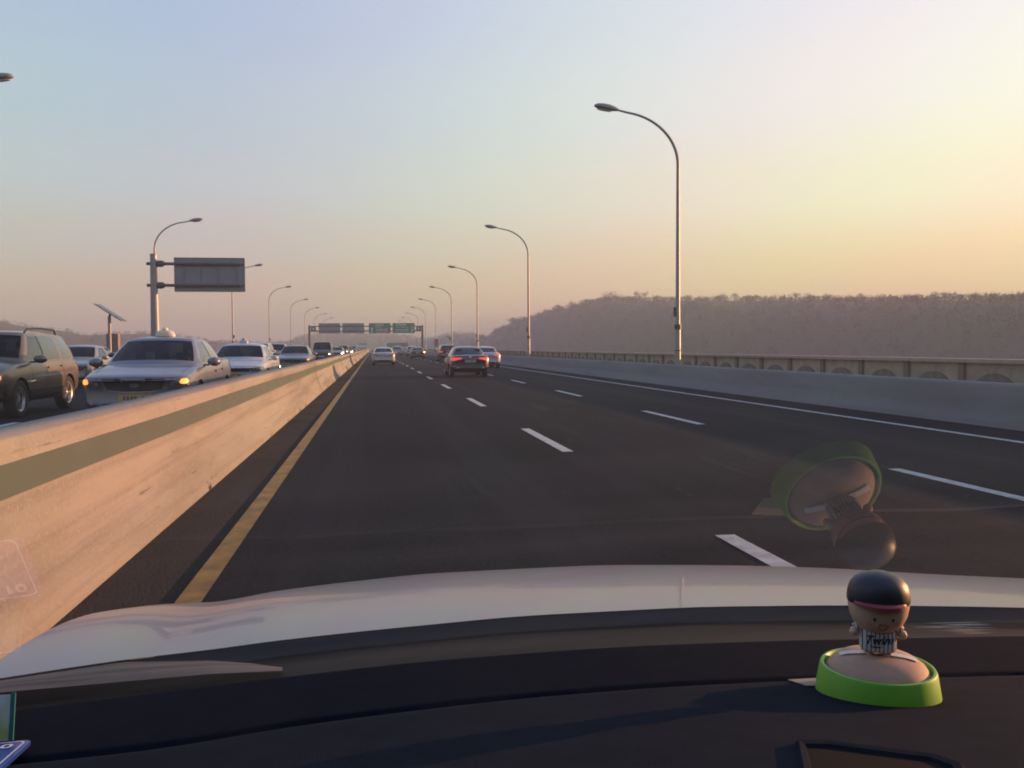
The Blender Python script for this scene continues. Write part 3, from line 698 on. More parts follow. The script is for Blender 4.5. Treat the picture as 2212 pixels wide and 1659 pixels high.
def greenhouse(sp):
    keys = sp['gh']                                # name, xb, yb, zb, xt, yt, zt
    names = [k[0] for k in keys]; dense_ = []; idx = {}
    K = 3
    pts = catmull([k[1:] for k in keys], K)
    for i, nme in enumerate(names): idx[nme] = i * K
    nS = 6
    def P(i, s, side):
        xb, yb, zb, xt, yt, zt = pts[i]; bul = 1 + .045 * math.sin(math.pi * s * .9)
        x = (xb + (xt - xb) * s) * bul; y = yb + (yt - yb) * s; z = zb + (zt - zb) * s
        yc = sp['ghc']; y = yc + (y - yc) * (1 + .02 * math.sin(math.pi * s))
        return Vector((x * side, y, z))
    def panel(a, b, s0, s1, both=True, sides=(1, -1), n=4):
        g = G()
        for sd in sides:
            ia, ib = idx[a], idx[b]
            g.grid(lambda u, v: P(ia + int(round(u * (ib - ia))), s0 + (s1 - s0) * v, sd), ib - ia, n, flip=(sd < 0))
        return g
    last = len(pts) - 1; parts = []; lo, hi = .07, .90
    fr = G()
    for sd in (1, -1):
        for s0, s1 in ((-.12, lo), (hi, 1.0)):
            fr.grid(lambda u, v: P(int(round(u * last)), s0 + (s1 - s0) * v, sd), last, 2, flip=(sd < 0))
        for a, b, kind in sp['pillars']:
            if kind == 'body': fr.grid(lambda u, v: P(idx[a] + int(round(u * (idx[b] - idx[a]))), lo + (hi - lo) * v, sd), idx[b] - idx[a], 4, flip=(sd < 0))
    # roof: domed cap inside the loop of roof edge points
    loop = [P(i, 1.0, 1) for i in range(last + 1)] + [P(i, 1.0, -1) for i in range(last - 1, 0, -1)]
    yr0 = min(p.y for p in loop); yr1 = max(p.y for p in loop); zc = sp['H']; c = Vector((0, (yr0 + yr1) / 2, zc)); nl = len(loop)
    V = []; F = []; rings = 7
    for k in range(rings):
        f = k / (rings - 1) * .97
        for p in loop:
            q = p.lerp(Vector((c.x, c.y, p.z)), f); q.z = p.z + (zc - p.z) * (1 - (1 - f) ** 2.2); V.append(q)
    for k in range(rings - 1):
        for i in range(nl): i2 = (i + 1) % nl; F.append((k*nl + i, k*nl + i2, (k+1)*nl + i2, (k+1)*nl + i))
    F.append(tuple((rings - 1) * nl + i for i in range(nl)))
    fr.add(V, F)
    me = fr.mesh('cabin'); bm = bmesh.new(); bm.from_mesh(me); bmesh.ops.remove_doubles(bm, verts=bm.verts, dist=.0006); bmesh.ops.recalc_face_normals(bm, faces=bm.faces); bm.to_mesh(me); bm.free()
    parts.append(('cabin', sharp(me, 45), 'paint', []))
    for a, b, kind in sp['pillars']:
        if kind == 'black':
            for sd in (1, -1): parts.append(('pillar', panel(a, b, lo, hi, sides=(sd,)).mesh('pillar', True), M_BLK, []))
    for a, b, nme in sp['glass']:
        if nme in ('windscreen', 'rear_window'):
            g = panel(a, b, lo, hi, n=6); me = g.mesh(nme, True); bm = bmesh.new(); bm.from_mesh(me); bmesh.ops.remove_doubles(bm, verts=bm.verts, dist=.0006); bmesh.ops.recalc_face_normals(bm, faces=bm.faces); bm.to_mesh(me); bm.free()
            parts.append((nme, me, M_GLW if nme == 'windscreen' else M_GLS, []))
        else:
            for sd in (1, -1): parts.append((nme, panel(a, b, lo, hi, sides=(sd,)).mesh(nme, True), sp.get('sideglass', M_GLS), []))
    return parts
def wheel_meshes(r, w):
    g = G(); g.lathe([(r * .64, -w*.42), (r * .70, -w*.5), (r * .9, -w * .5), (r * .975, -w * .4), (r, -w * .2), (r, w * .2), (r * .975, w * .4), (r * .9, w * .5), (r * .70, w * .5), (r * .64, w * .42), (r * .64, -w * .42)], 30, axis='x'); ty = sharp(g.mesh('tyre'), 40)
    g = G(); g.lathe([(.001, w * .30), (r * .10, w * .33), (r * .13, w * .30), (r * .15, w * .26)], 20, axis='x')
    g.lathe([(r * .56, w * .2), (r * .60, w * .40), (r * .655, w * .44), (r * .655, -w * .4)], 30, axis='x')
    g.lathe([(.001, w * .02), (r * .62, w * .02)], 20, axis='x')
    for k in range(5):
        a0 = 2 * math.pi * k / 5
        for da, in ((0,),):
            c, s = math.cos(a0), math.sin(a0); wd = .16
            V = []
            for rad, ww in ((r * .1, .75), (r * .6, 1.1)):
                for t in (-1, 1):
                    ang = a0 + t * wd * ww * (r * .45 / max(rad, r * .2)) * .6
                    for x in (w * .10, w * .34): V.append((x, rad * math.cos(ang), rad * math.sin(ang)))
            g.add(V, [(1, 3, 7, 5), (0, 1, 5, 4), (2, 6, 7, 3), (0, 4, 6, 2)])
    rim = sharp(g.mesh('rim'), 40)
    return ty, rim
def mirror_mesh(sd):
    g = G(); n = 10; V = []; F = []
    shp = [(-.10, .05, .05), (-.085, .095, .072), (-.02, .125, .085), (.05, .115, .08), (.10, .075, .055), (.12, .03, .02)]
    for yy, a, b in shp:
        for k in range(n): t = 2 * math.pi * k / n; V.append((sd * (.13 + a * math.cos(t)), yy, b * math.sin(t)))
    for i in range(len(shp) - 1):
        for k in range(n): F.append((i*n + k, i*n + (k+1) % n, (i+1)*n + (k+1) % n, (i+1)*n + k))
    F += [tuple(range(n)), tuple((len(shp) - 1) * n + k for k in range(n))]
    g.add(V, F); g.box(sd * -.06 if sd > 0 else -.04, sd * .06 if sd > 0 else .06, -.03, .03, -.075, -.04)
    me = g.mesh('mirror'); bm = bmesh.new(); bm.from_mesh(me); bmesh.ops.recalc_face_normals(bm, faces=bm.faces); bm.to_mesh(me); bm.free(); return sharp(me, 40)
def seats_meshes(sp):
    zf = sp['seatz']; out = []
    for y, xs in ((sp['seaty'][0], (-.38, .38)), (sp['seaty'][1], (-.42, .42))):
        for x in xs:
            g = G(); M = Matrix.Translation((x, y, zf)) @ Matrix.Rotation(R(14), 4, 'X')
            g.box(-.24, .24, -.08, .06, -.1, .52, M); g.box(-.13, .13, -.07, .03, .519, .72, M); out.append(('seat', g.mesh('seat'), M_SEAT, []))
    g = G(); g.box(-.74, .74, sp['dashy'] - .18, sp['dashy'] + .22, zf + .12, zf + .27); out.append(('dashboard', g.mesh('dashboard'), M_SEAT, []))
    return out
STYLES = {}
def style(key, sp):
    V, F = lower_body(sp); bvh = BVHTree.FromPolygons(V, F)
    body = cut_arches(V, F, sp); parts = [('body', body, 'paint', [])]
    parts += greenhouse(sp)
    parts += seats_meshes(sp)
    ty, rim = wheel_meshes(sp['wr'], .21)
    wheels = [(sd * (sp['track']), y, sp['wr'], sd) for y in sp['axles'] for sd in (1, -1)]
    for sd in (1, -1): parts.append(('mirror', mirror_mesh(sd), sp.get('mirror', 'paint'), [], (sd * sp['mir'][0], sp['mir'][1], sp['mir'][2])))
    for it in sp['feat']:
        nme, ax, poly, m, mir, off = it[:6]; subs = it[6] if len(it) > 6 else []
        for sd in ((1, -1) if mir else (1,)):
            pl = [(a * sd, b) for a, b in poly] if ax in 'frt' else poly
            if sd < 0 and ax in 'frt': pl = pl[::-1]
            me = patch(bvh, pl, ax, off, nme, sub=it[7] if len(it) > 7 else 2, flip=sd)
            ch = []
            for sn, spoly, sm, so in subs:
                sl = [(a * sd, b) for a, b in spoly] if ax in 'frt' else spoly
                if sd < 0 and ax in 'frt': sl = sl[::-1]
                ch.append((sn, patch(bvh, sl, ax, so, sn, sub=1, flip=sd), sm))
            parts.append((nme, me, m, ch))
    parts += sp.get('extra', [])
    STYLES[key] = (parts, wheels, ty, rim)
def car(key, name, loc, rz, pt, label, cat='car', group=None, over=None, skip=()):
    t = empty(name, loc, rz, label, cat, group); parts, wheels, ty, rim = STYLES[key]; over = over or {}
    for p in parts:
        nme, me, m, ch = p[:4]
        if nme in skip: continue
        o = bpy.data.objects.new(nme, me); link(o, t)
        if len(p) > 4: o.location = p[4]
        mm = over.get(nme, m); mm = pt if mm == 'paint' else mm
        if not me.materials: me.materials.append(mm)
        if me.materials[0] != mm: o.material_slots[0].link = 'OBJECT'; o.material_slots[0].material = mm
        for sn, sme, sm in ch:
            if sn in skip: continue
            c = bpy.data.objects.new(sn, sme); link(c, o); sm = over.get(sn, sm); sm = pt if sm == 'paint' else sm
            if not sme.materials: sme.materials.append(sm)
            if sme.materials[0] != sm: c.material_slots[0].link = 'OBJECT'; c.material_slots[0].material = sm
    for x, y, z, sd in wheels:
        w = bpy.data.objects.new('wheel', None); link(w, t); w.location = (x, y, z); w.rotation_euler = (random.random() * 6 * 0, 0, 0 if sd > 0 else math.pi); w.empty_display_size = .1
        obj('tyre', ty, M_TYRE, w); obj('rim', rim, M_RIM, w)
    return t
def rect(x0, x1, z0, z1): return [(x0, z0), (x1, z0), (x1, z1), (x0, z1)]
def ell(cx, cz, rx, rz, n=14): return [(cx + rx * math.cos(2*math.pi*k/n), cz + rz * math.sin(2*math.pi*k/n)) for k in range(n)]
def seams(ys, z0, z1): return [('door_gap', 's', rect(y - .005, y + .005, z0, z1), M_SEAM, True, .0015, [], 3) for y in ys]
def handles(pts): return [('door_handle', 's', rect(y - .11, y + .11, z - .018, z + .018), 'paint', True, .028, [], 1) for y, z in pts]

sedan_st = [(-2.40, .72, .44, .84, .78), (-2.37, .80, .37, .95, .88), (-2.26, .87, .30, 1.035, .95), (-1.95, .90, .25, 1.065, .985), (-1.4, .913, .21, 1.03, .975), (-.6, .915, .19, .955, .945), (.3, .915, .19, .945, .925), (.95, .912, .19, .985, .905), (1.45, .905, .20, .935, .875), (1.95, .885, .22, .85, .80), (2.22, .86, .24, .805, .765), (2.34, .825, .26, .762, .735), (2.40, .765, .31, .715, .695)]
sedan_gh = [('c', 0, 1.20, 1.0, 0, .40, 1.415), ('w1', .38, 1.17, .995, .30, .385, 1.41), ('w2', .715, 1.03, .97, .535, .33, 1.395), ('a', .80, .84, .945, .585, .20, 1.385),
            ('b1', .858, .03, .93, .615, -.06, 1.39), ('b2', .858, -.08, .93, .615, -.15, 1.39), ('c1', .835, -1.0, .945, .59, -.82, 1.375), ('r0', .72, -1.48, 1.0, .535, -1.06, 1.36), ('r1', .38, -1.70, 1.045, .30, -1.12, 1.375), ('rc', 0, -1.74, 1.05, 0, -1.14, 1.38)]
base = dict(st=sedan_st, warp=(1.1, .24, -1.5, .16), axles=(1.42, -1.38), wr=.325, track=.79, gh=sedan_gh, ghc=-.25, H=1.46, mir=(.90, .76, .985), seatz=.62, seaty=(-.25, -1.1), dashy=.78,
            pillars=[('w2', 'a', 'body'), ('b1', 'b2', 'black'), ('c1', 'r0', 'body')], glass=[('c', 'w2', 'windscreen'), ('a', 'b1', 'side_window'), ('b2', 'c1', 'side_window'), ('r0', 'rc', 'rear_window')])
side_f = seams((.80, -.04), .30, .90) + seams((-.98,), .52, .93) + handles([(-.20, .80), (-.92, .82)]) + [('sill', 's', rect(-1.0, 1.05, .215, .27), M_BLK, True, .006, [], 2)]
hood_gap = [('bonnet_gap', 'f', [(0, .752), (.35, .752), (.66, .742), (.66, .747), (.35, .757), (0, .757)], M_SEAM, True, .002, [], 2), ('bonnet_gap', 't', [(.70, 1.95), (.706, 1.95), (.735, 1.15), (.729, 1.15)], M_SEAM, True, .002, [], 2)]
def plate(ax, z, w, h, m): return ('number_plate', ax, rect(-w/2, w/2, z - h/2, z + h/2), m, False, .014, [('plate_mark', rect(-w*.4 + w*.115*k, -w*.4 + w*.115*k + w*.07, z - h*.28, z + h*.28), M_PLATEG, .017) for k in range(7) if k != 2])
rear_basic = [('tail_light', 'r', [(.50, .80), (.86, .80), (.88, .90), (.84, .965), (.50, .93)], M_TAIL, True, .012), plate('r', .72, .5, .11, M_PLATEW), ('rear_bumper_trim', 'r', rect(-.7, .7, .36, .45), M_BLK, False, .008), ('boot_gap', 'r', rect(-.62, .62, .640, .646), M_SEAM, False, .002)]
KIA_G = [(-.50, .715), (-.22, .72), (-.12, .705), (.12, .705), (.22, .72), (.50, .715), (.43, .56), (.2, .53), (-.2, .53), (-.43, .56)]
# --- style: silver taxi (wide dark grille framed in bright metal, swept lamps)
taxi = dict(base); taxi['feat'] = side_f + hood_gap + rear_basic + [
    ('grille_surround', 'f', [(-.53, .728), (.53, .728), (.455, .545), (.2, .512), (-.2, .512), (-.455, .545)], M_TRIM, False, .006, [], 3), ('grille', 'f', KIA_G, M_BLK, False, .030, [('grille_bar', rect(-.46, .46, .60 + .035 * k, .606 + .035 * k), M_LENS, .033) for k in range(3)], 3),
    ('emblem', 'f', ell(0, .63, .085, .042), M_TRIM, False, .040),
    ('headlight', 'f', [(.52, .56), (.70, .575), (.84, .62), (.855, .76), (.70, .752), (.565, .735)], M_LENS, True, .014, [('reflector', ell(.60, .66, .035, .03, 10), M_REFL, .018), ('reflector', ell(.69, .69, .03, .018, 10), M_REFL, .018)]),
    ('turn_signal', 'f', ell(.775, .685, .052, .042, 12), M_AMBER, True, .022),
    plate('f', .42, .52, .115, M_PLATEY), ('air_intake', 'f', rect(-.5, .5, .27, .335), M_BLK, False, .006), ('fog_lamp', 'f', ell(.66, .36, .06, .04), M_LENS, True, .01)]
# roof lamp of the taxi
def roof_lamp(big):
    g = G(); n = 16; prof_ = [(.185, 0), (.185, .02), (.17, .06), (.13, .10), (.08, .115), (.001, .12)] if big else [(.14, 0), (.14, .02), (.13, .06), (.09, .10), (.05, .12), (.001, .125)]
    V = [];
    for k in range(n):
        t = 2 * math.pi * k / n
        for r, z in prof_: V.append((r * math.cos(t), r * .55 * math.sin(t), z))
    m = len(prof_)
    g.add(V, [(k*m + i, ((k+1) % n)*m + i, ((k+1) % n)*m + i + 1, k*m + i + 1) for k in range(n) for i in range(m - 1)])
    me1 = sharp(g.mesh('roof_lamp'), 50)
    g = G(); g.lathe([(.05, .09), (.058, .125), (.045, .155), (.001, .17)], 12); me2 = sharp(g.mesh('roof_lamp_knob'), 50)
    g = G(); g.lathe([(.05, -.008), (.05, .012), (.001, .012)], 12, Matrix.Translation((.17, .115, .065)) @ Matrix.Rotation(R(-78), 4, 'X')); g.lathe([(.05, -.008), (.05, .012), (.001, .012)], 12, Matrix.Translation((-.17, .115, .065)) @ Matrix.Rotation(R(-78), 4, 'X'))
    return me1, me2
rl1, rl2 = roof_lamp(True); rs1, rs2 = roof_lamp(False)
cg = G(); cg.box(.04, .20, .62, .625, 1.0, 1.17); cg.box(.10, .155, .619, .6245, 1.03, 1.12)
taxi['extra'] = [('licence_card', cg.mesh('licence_card'), mat('pale_card', (.42, .48, .42), .6), []), ('roof_lamp', rl1, M_CREAM, [], (0, -.05, 1.452)), ('roof_lamp_knob', rl2, M_CREAM, [], (0, -.05, 1.452))]
style('taxi', taxi)
# --- style: white taxi (thin dark grille, big lower intake, fog lamps lit)
k5 = dict(base); k5['feat'] = side_f + hood_gap + rear_basic + [
    ('grille', 'f', [(-.50, .70), (-.2, .715), (.2, .715), (.50, .70), (.46, .60), (-.46, .60)], M_BLK, False, .012), ('emblem', 'f', ell(0, .738, .07, .026), M_TRIM, False, .014),
    ('headlight', 'f', [(.50, .60), (.70, .60), (.845, .655), (.85, .75), (.70, .735), (.53, .71)], M_LENS, True, .012, [('reflector', ell(.60, .655, .03, .03, 10), M_REFL, .018), ('reflector', ell(.70, .67, .03, .028, 10), M_REFL, .018)]),
    plate('f', .50, .52, .115, M_PLATEY), ('air_intake', 'f', [(-.62, .27), (.62, .27), (.70, .44), (-.70, .44)], M_BLK, False, .008), ('fog_lamp', 'f', ell(.66, .36, .05, .038), M_HEADON, True, .018)]
k5['extra'] = [('roof_lamp', rs1, P_WHITE, [], (0, -.05, 1.452)), ('roof_lamp_knob', rs2, P_PALE, [], (0, -.05, 1.44))]
style('white_taxi', k5)
# --- style: rounded sedan from the front
so = dict(base); so['feat'] = side_f + hood_gap + rear_basic + [
    ('grille', 'f', [(-.46, .70), (.46, .70), (.36, .56), (.14, .52), (-.14, .52), (-.36, .56)], M_BLK, False, .012), ('emblem', 'f', ell(0, .63, .07, .035), M_TRIM, False, .02),
    ('headlight', 'f', [(.50, .55), (.66, .56), (.84, .66), (.85, .755), (.74, .745), (.58, .69)], M_LENS, True, .012, [('reflector', ell(.62, .62, .035, .03, 10), M_REFL, .018)]),
    ('turn_signal', 'f', ell(.76, .69, .045, .035, 10), M_AMBER, True, .02),
    plate('f', .44, .52, .11, M_PLATEY), ('air_intake', 'f', rect(-.5, .5, .27, .36), M_BLK, False, .006), ('fog_lamp', 'f', ell(.66, .36, .055, .04), M_LENS, True, .016)]
style('sedan', so)
# --- style: dark executive sedan, full-width tail lamps
gr = dict(base); gr['feat'] = side_f + [
    ('tail_light', 'r', [(.40, .855), (.62, .80), (.86, .765), (.875, .86), (.82, .935), (.40, .915)], M_TAILON, True, .012), ('light_bar', 'r', rect(-.40, .40, .862, .912), M_TAIL, False, .009), ('boot_chrome', 'r', rect(-.62, .62, .995, 1.012), M_TRIM, False, .008),
    ('emblem', 'r', ell(0, .95, .06, .028), M_TRIM, False, .012), plate('r', .765, .5, .12, M_PLATEW), ('rear_bumper_trim', 'r', rect(-.78, .78, .34, .44), M_BLK, False, .008), ('exhaust_trim', 'r', rect(.54, .72, .44, .465), M_TRIM, True, .012), ('reflector_strip', 'r', rect(.70, .82, .51, .54), M_TRIM, True, .008), ('boot_gap', 'r', rect(-.62, .62, .700, .706), M_SEAM, False, .002),
    ('headlight', 'f', [(.52, .58), (.84, .64), (.845, .745), (.56, .71)], M_LENS, True, .012)]
style('exec', gr)
# --- style: white sedan seen from behind
ws = dict(base); ws['feat'] = side_f + [('tail_light', 'r', [(.38, .83), (.62, .81), (.86, .80), (.875, .89), (.84, .945), (.55, .90)], M_TAIL, True, .012), ('light_bar', 'r', rect(-.38, .38, .872, .89), M_TAIL, False, .008), plate('r', .76, .5, .12, M_PLATEW), ('rear_bumper_trim', 'r', [(-.72, .34), (.72, .34), (.62, .45), (-.62, .45)], M_BLK, False, .008), ('boot_gap', 'r', rect(-.62, .62, .690, .696), M_SEAM, False, .002),
    ('headlight', 'f', [(.52, .58), (.84, .64), (.845, .745), (.56, .71)], M_LENS, True, .012, [('reflector', ell(.66, .665, .06, .04, 10), M_REFL, .02)]), ('grille', 'f', rect(-.45, .45, .55, .68), M_BLK, False, .01)]
style('rear_sedan', ws)
# --- style: four-wheel drive
suv_st = [(-2.20, .78, .48, 1.02, .96), (-2.17, .84, .42, 1.06, 1.0), (-2.05, .89, .36, 1.08, 1.03), (-1.6, .91, .30, 1.07, 1.04), (-.6, .915, .28, 1.05, 1.03), (.4, .915, .28, 1.045, 1.02), (.95, .91, .28, 1.12, 1.01), (1.45, .905, .30, 1.09, .99), (1.85, .885, .33, 1.02, .94), (2.08, .85, .36, .95, .89), (2.17, .81, .40, .88, .84), (2.21, .74, .45, .82, .79)]
suv_gh = [('c', 0, 1.14, 1.12, 0, .50, 1.63), ('w1', .38, 1.11, 1.115, .32, .485, 1.625), ('w2', .73, .99, 1.08, .575, .42, 1.61), ('a', .81, .82, 1.05, .62, .28, 1.60), ('b1', .86, .05, 1.04, .65, .0, 1.615), ('b2', .86, -.05, 1.04, .65, -.08, 1.615), ('c1', .855, -.95, 1.045, .645, -.92, 1.61), ('c2', .85, -1.08, 1.05, .64, -1.03, 1.61), ('d1', .82, -1.82, 1.07, .61, -1.62, 1.58), ('r0', .73, -2.06, 1.08, .565, -1.80, 1.565), ('r1', .38, -2.13, 1.08, .30, -1.86, 1.575), ('rc', 0, -2.15, 1.08, 0, -1.87, 1.58)]
M_GLSUV = glass('lightly_tinted_glass', (0.45, 0.47, 0.46), 1.6, 1.9)
suv = dict(st=suv_st, warp=(1.0, .2, -1.5, .12), axles=(1.33, -1.32), wr=.36, track=.79, gh=suv_gh, ghc=-.5, H=1.68, mir=(.92, .76, 1.10), seatz=.74, seaty=(-.2, -1.05), dashy=.76, sideglass=M_GLSUV,
           pillars=[('w2', 'a', 'body'), ('b1', 'b2', 'black'), ('c1', 'c2', 'body'), ('d1', 'r0', 'body')], glass=[('c', 'w2', 'windscreen'), ('a', 'b1', 'side_window'), ('b2', 'c1', 'side_window'), ('c2', 'd1', 'quarter_window'), ('r0', 'rc', 'rear_window')])
rails = []
for sd in (1, -1):
    g = G(); g.tube([(sd * .60, .30, 1.625), (sd * .60, .16, 1.70), (sd * .60, -.6, 1.725), (sd * .60, -1.35, 1.70), (sd * .58, -1.5, 1.60)], .02, 8); rails.append(('roof_rail', sharp(g.mesh('roof_rail'), 40), M_BLK, []))
suv['feat'] = seams((.78, -.0), .40, 1.0) + seams((-.98,), .66, 1.02) + handles([(-.18, .92), (-.95, .94)]) + [
    ('side_cladding', 's', rect(-.92, .92, .30, .52), M_BLK, True, .016), ('front_bumper', 'f', [(-.84, .42), (.84, .42), (.86, .66), (.5, .66), (-.5, .66), (-.86, .66)], M_BLK, False, .02), ('grille', 'f', rect(-.42, .42, .70, .82), M_BLK, False, .01, [('grille_bar', rect(-.4, .4, .75, .77), M_TRIM, .014)]),
    ('headlight', 'f', [(.47, .70), (.80, .70), (.83, .84), (.50, .84)], M_LENS, True, .012, [('reflector', ell(.60, .77, .055, .05, 10), M_REFL, .018)]), ('turn_signal', 'f', ell(.77, .77, .035, .05, 10), M_AMBER, True, .02),
    plate('f', .54, .5, .11, M_PLATEW), ('fog_lamp', 'f', ell(.62, .54, .05, .05), M_LENS, True, .026),
    ('tail_light', 'r', [(.66, .72), (.86, .72), (.87, 1.0), (.68, 1.0)], M_TAIL, True, .012), plate('r', .80, .4, .12, M_PLATEW), ('rear_bumper_trim', 'r', rect(-.78, .78, .44, .62), M_BLK, False, .012)]
suv['extra'] = rails
style('suv', suv)
su2 = dict(suv); su2['extra'] = []; su2['sideglass'] = M_GLS
su2['feat'] = seams((.78, -.0), .40, 1.0) + [('headlight', 'f', [(.47, .72), (.80, .72), (.83, .84), (.50, .82)], M_LENS, True, .012, [('reflector', ell(.62, .775, .07, .045, 10), M_REFL, .018)]), ('grille', 'f', rect(-.42, .42, .66, .82), M_BLK, False, .01), plate('f', .54, .5, .11, M_PLATEW), ('air_intake', 'f', rect(-.6, .6, .42, .5), M_BLK, False, .008),
    ('tail_light', 'r', [(.50, .90), (.86, .88), (.87, 1.02), (.54, 1.0)], M_TAIL, True, .012), plate('r', .80, .45, .12, M_PLATEW), ('rear_bumper_trim', 'r', rect(-.78, .78, .44, .6), M_BLK, False, .012), ('high_stop_light', 'r', rect(-.12, .12, 1.02, 1.045), M_TAIL, False, .012)]
style('crossover', su2)
# --- style: tall dark van
van_st = [(-2.45, .84, .42, 1.06, 1.0), (-2.40, .90, .36, 1.10, 1.05), (-2.2, .93, .30, 1.12, 1.08), (0, .935, .28, 1.12, 1.08), (1.4, .93, .28, 1.16, 1.06), (1.9, .91, .30, 1.10, 1.02), (2.25, .88, .33, .98, .93), (2.4, .83, .37, .86, .82), (2.46, .76, .43, .78, .75)]
van_gh = [('c', 0, 1.72, 1.15, 0, .95, 1.85), ('w1', .4, 1.69, 1.145, .36, .935, 1.845), ('w2', .80, 1.55, 1.10, .69, .86, 1.83), ('a', .87, 1.38, 1.08, .74, .7, 1.82), ('b1', .90, .45, 1.08, .77, .40, 1.84), ('b2', .90, .32, 1.08, .77, .30, 1.84), ('c1', .90, -.85, 1.08, .77, -.85, 1.84), ('c2', .90, -.98, 1.08, .77, -.97, 1.84), ('d1', .885, -2.15, 1.09, .76, -2.1, 1.83), ('r0', .80, -2.36, 1.10, .70, -2.25, 1.81), ('r1', .4, -2.41, 1.10, .36, -2.3, 1.82), ('rc', 0, -2.42, 1.10, 0, -2.31, 1.82)]
van = dict(st=van_st, warp=(1.3, .2, -1.8, .1), axles=(1.6, -1.5), wr=.33, track=.80, gh=van_gh, ghc=-.4, H=1.93, mir=(1.0, 1.35, 1.16), seatz=.78, seaty=(.4, -.6), dashy=1.3, mirror=M_BLK, pillars=suv['pillars'], glass=suv['glass'])
van['feat'] = [('headlight', 'f', [(.52, .66), (.82, .66), (.84, .80), (.56, .80)], M_LENS, True, .012, [('reflector', ell(.68, .73, .06, .045, 10), M_HEADON, .02)]), ('grille', 'f', rect(-.45, .45, .68, .80), M_BLK, False, .01, [('grille_bar', rect(-.43, .43, .735, .75), M_TRIM, .014)]), plate('f', .50, .5, .11, M_PLATEW), ('air_intake', 'f', rect(-.6, .6, .36, .43), M_BLK, False, .008), ('tail_light', 'r', rect(.74, .86, .75, 1.0), M_TAIL, True, .012)]
style('van', van)

# the person at the wheel: one skinned body, seated, hands on the wheel
def seated_person(name, label, loc, rz, shirt, skin, hair):
    J = [(0, 0, .0), (0, -.05, .22), (0, -.06, .42), (0, -.05, .52), (0, -.03, .60), (0, -.02, .70), (0, -.02, .80)]
    Rr = [.15, .15, .16, .07, .055, .09, .075]; E = [(i, i + 1) for i in range(6)]
    def ad(p, r, q):
        J.append(p); Rr.append(r); E.append((q, len(J) - 1)); return len(J) - 1
    for s in (-1, 1):
        a = ad((s * .19, -.05, .46), .065, 2); a = ad((s * .25, .10, .26), .05, a); a = ad((s * .17, .34, .34), .036, a); hnd = ad((s * .16, .40, .37), .03, a)
        for k in range(4):
            f = ad((s * (.145 + .018 * k), .445, .38 - .004 * k), .009, hnd); ad((s * (.145 + .018 * k), .455, .355), .008, f)
        th = ad((s * .13, .42, .39), .01, hnd); ad((s * .11, .43, .40), .009, th)
        l = ad((s * .10, .05, -.02), .09, 0); l = ad((s * .14, .42, .05), .07, l); l = ad((s * .14, .55, -.25), .05, l); ad((s * .14, .66, -.30), .045, l)
    me = bpy.data.meshes.new('person'); me.from_pydata(J, E, []); o = bpy.data.objects.new('tmp', me); COL.objects.link(o)
    md = o.modifiers.new('s', 'SKIN'); md.use_smooth_shade = True
    for i, v in enumerate(me.skin_vertices[0].data): v.radius = (Rr[i], Rr[i]); v.use_root = (i == 0)
    sb = o.modifiers.new('d', 'SUBSURF'); sb.levels = 1; sb.render_levels = 1
    dg = bpy.context.evaluated_depsgraph_get(); out = bpy.data.meshes.new_from_object(o.evaluated_get(dg)); bpy.data.objects.remove(o)
    out.materials.clear(); out.materials.append(shirt); out.materials.append(skin)
    for p in out.polygons:
        c = p.center; p.use_smooth = True; p.material_index = 1 if (c.z > .56 or (c.y > .33 and c.z > .3)) else 0
    t = bpy.data.objects.new(name, out); COL.objects.link(t); t.location = loc; t.rotation_euler = (0, 0, rz); tag(t, label, 'person')
    g = G(); g.lathe([(.095, .74), (.10, .80), (.085, .87), (.05, .905), (.001, .915)], 14, Matrix.Translation((0, -.045, -.02))); g.obj('hair', hair, t, auto=60)
    g = G(); g.lathe([(.001, .03), (.012, .02), (.016, 0), (.001, -.02)], 8, Matrix.Translation((0, .085, .70))); g.obj('nose', skin, t)
    return t
M_SKIN = mat('skin', (0.42, 0.22, 0.15), .6); M_SHIRT = mat('dark_jacket', (.025, .025, .03), .9); M_HAIR = mat('dark_hair', (.012, .011, .010), .7)

# ---- oncoming traffic (fronts face the camera: turned half round); y is where the nose is
OZ = 0.13
def oncoming(key, name, x, nose, pt, label, L=2.4, **k): return car(key, name, (x, nose + L, OZ), math.pi + k.pop('rz', 0), pt, label, **k)
tx = oncoming('taxi', 'taxi', -4.02, 15.75, P_SILVER, 'silver taxi with amber turn signals lit and cream roof lamp beside the median barrier', cat='taxi')
tx.scale = (1.02, 1.02, 1.05)
seated_person('person', 'driver in dark clothes behind the windscreen of the silver taxi', (-4.02 + .38, 15.75 + 2.4 + .12, OZ + .40), math.pi, M_SHIRT, M_SKIN, M_HAIR)
oncoming('suv', 'four_wheel_drive', -7.45, 17.0, P_BEIGE, 'beige silver four-wheel drive with black lower bumper and roof rails', L=2.2)
seated_person('person', 'driver in dark clothes at the wheel of the beige four-wheel drive', (-7.45 + .38, 17.0 + 2.2 + .08, OZ + .58), math.pi, M_SHIRT, M_SKIN, M_HAIR)
oncoming('white_taxi', 'taxi', -4.05, 26.6, P_WHITE, 'white taxi with a small roof lamp and lit fog lamps following the silver taxi', cat='taxi')
oncoming('sedan', 'car', -10.7, 32.6, P_PALE, 'pale silver sedan seen between the four-wheel drive and the silver taxi', over={'turn_signal': M_LENS})
oncoming('crossover', 'car', -7.4, 29.2, P_DARK, 'dark car mostly hidden behind the windscreen of the silver taxi', L=2.2)
oncoming('sedan', 'taxi', -4.1, 46.5, P_SILVER, 'silver sedan taxi with amber signals and one lit fog lamp behind the white taxi', cat='taxi', over={'fog_lamp': M_HEADON})
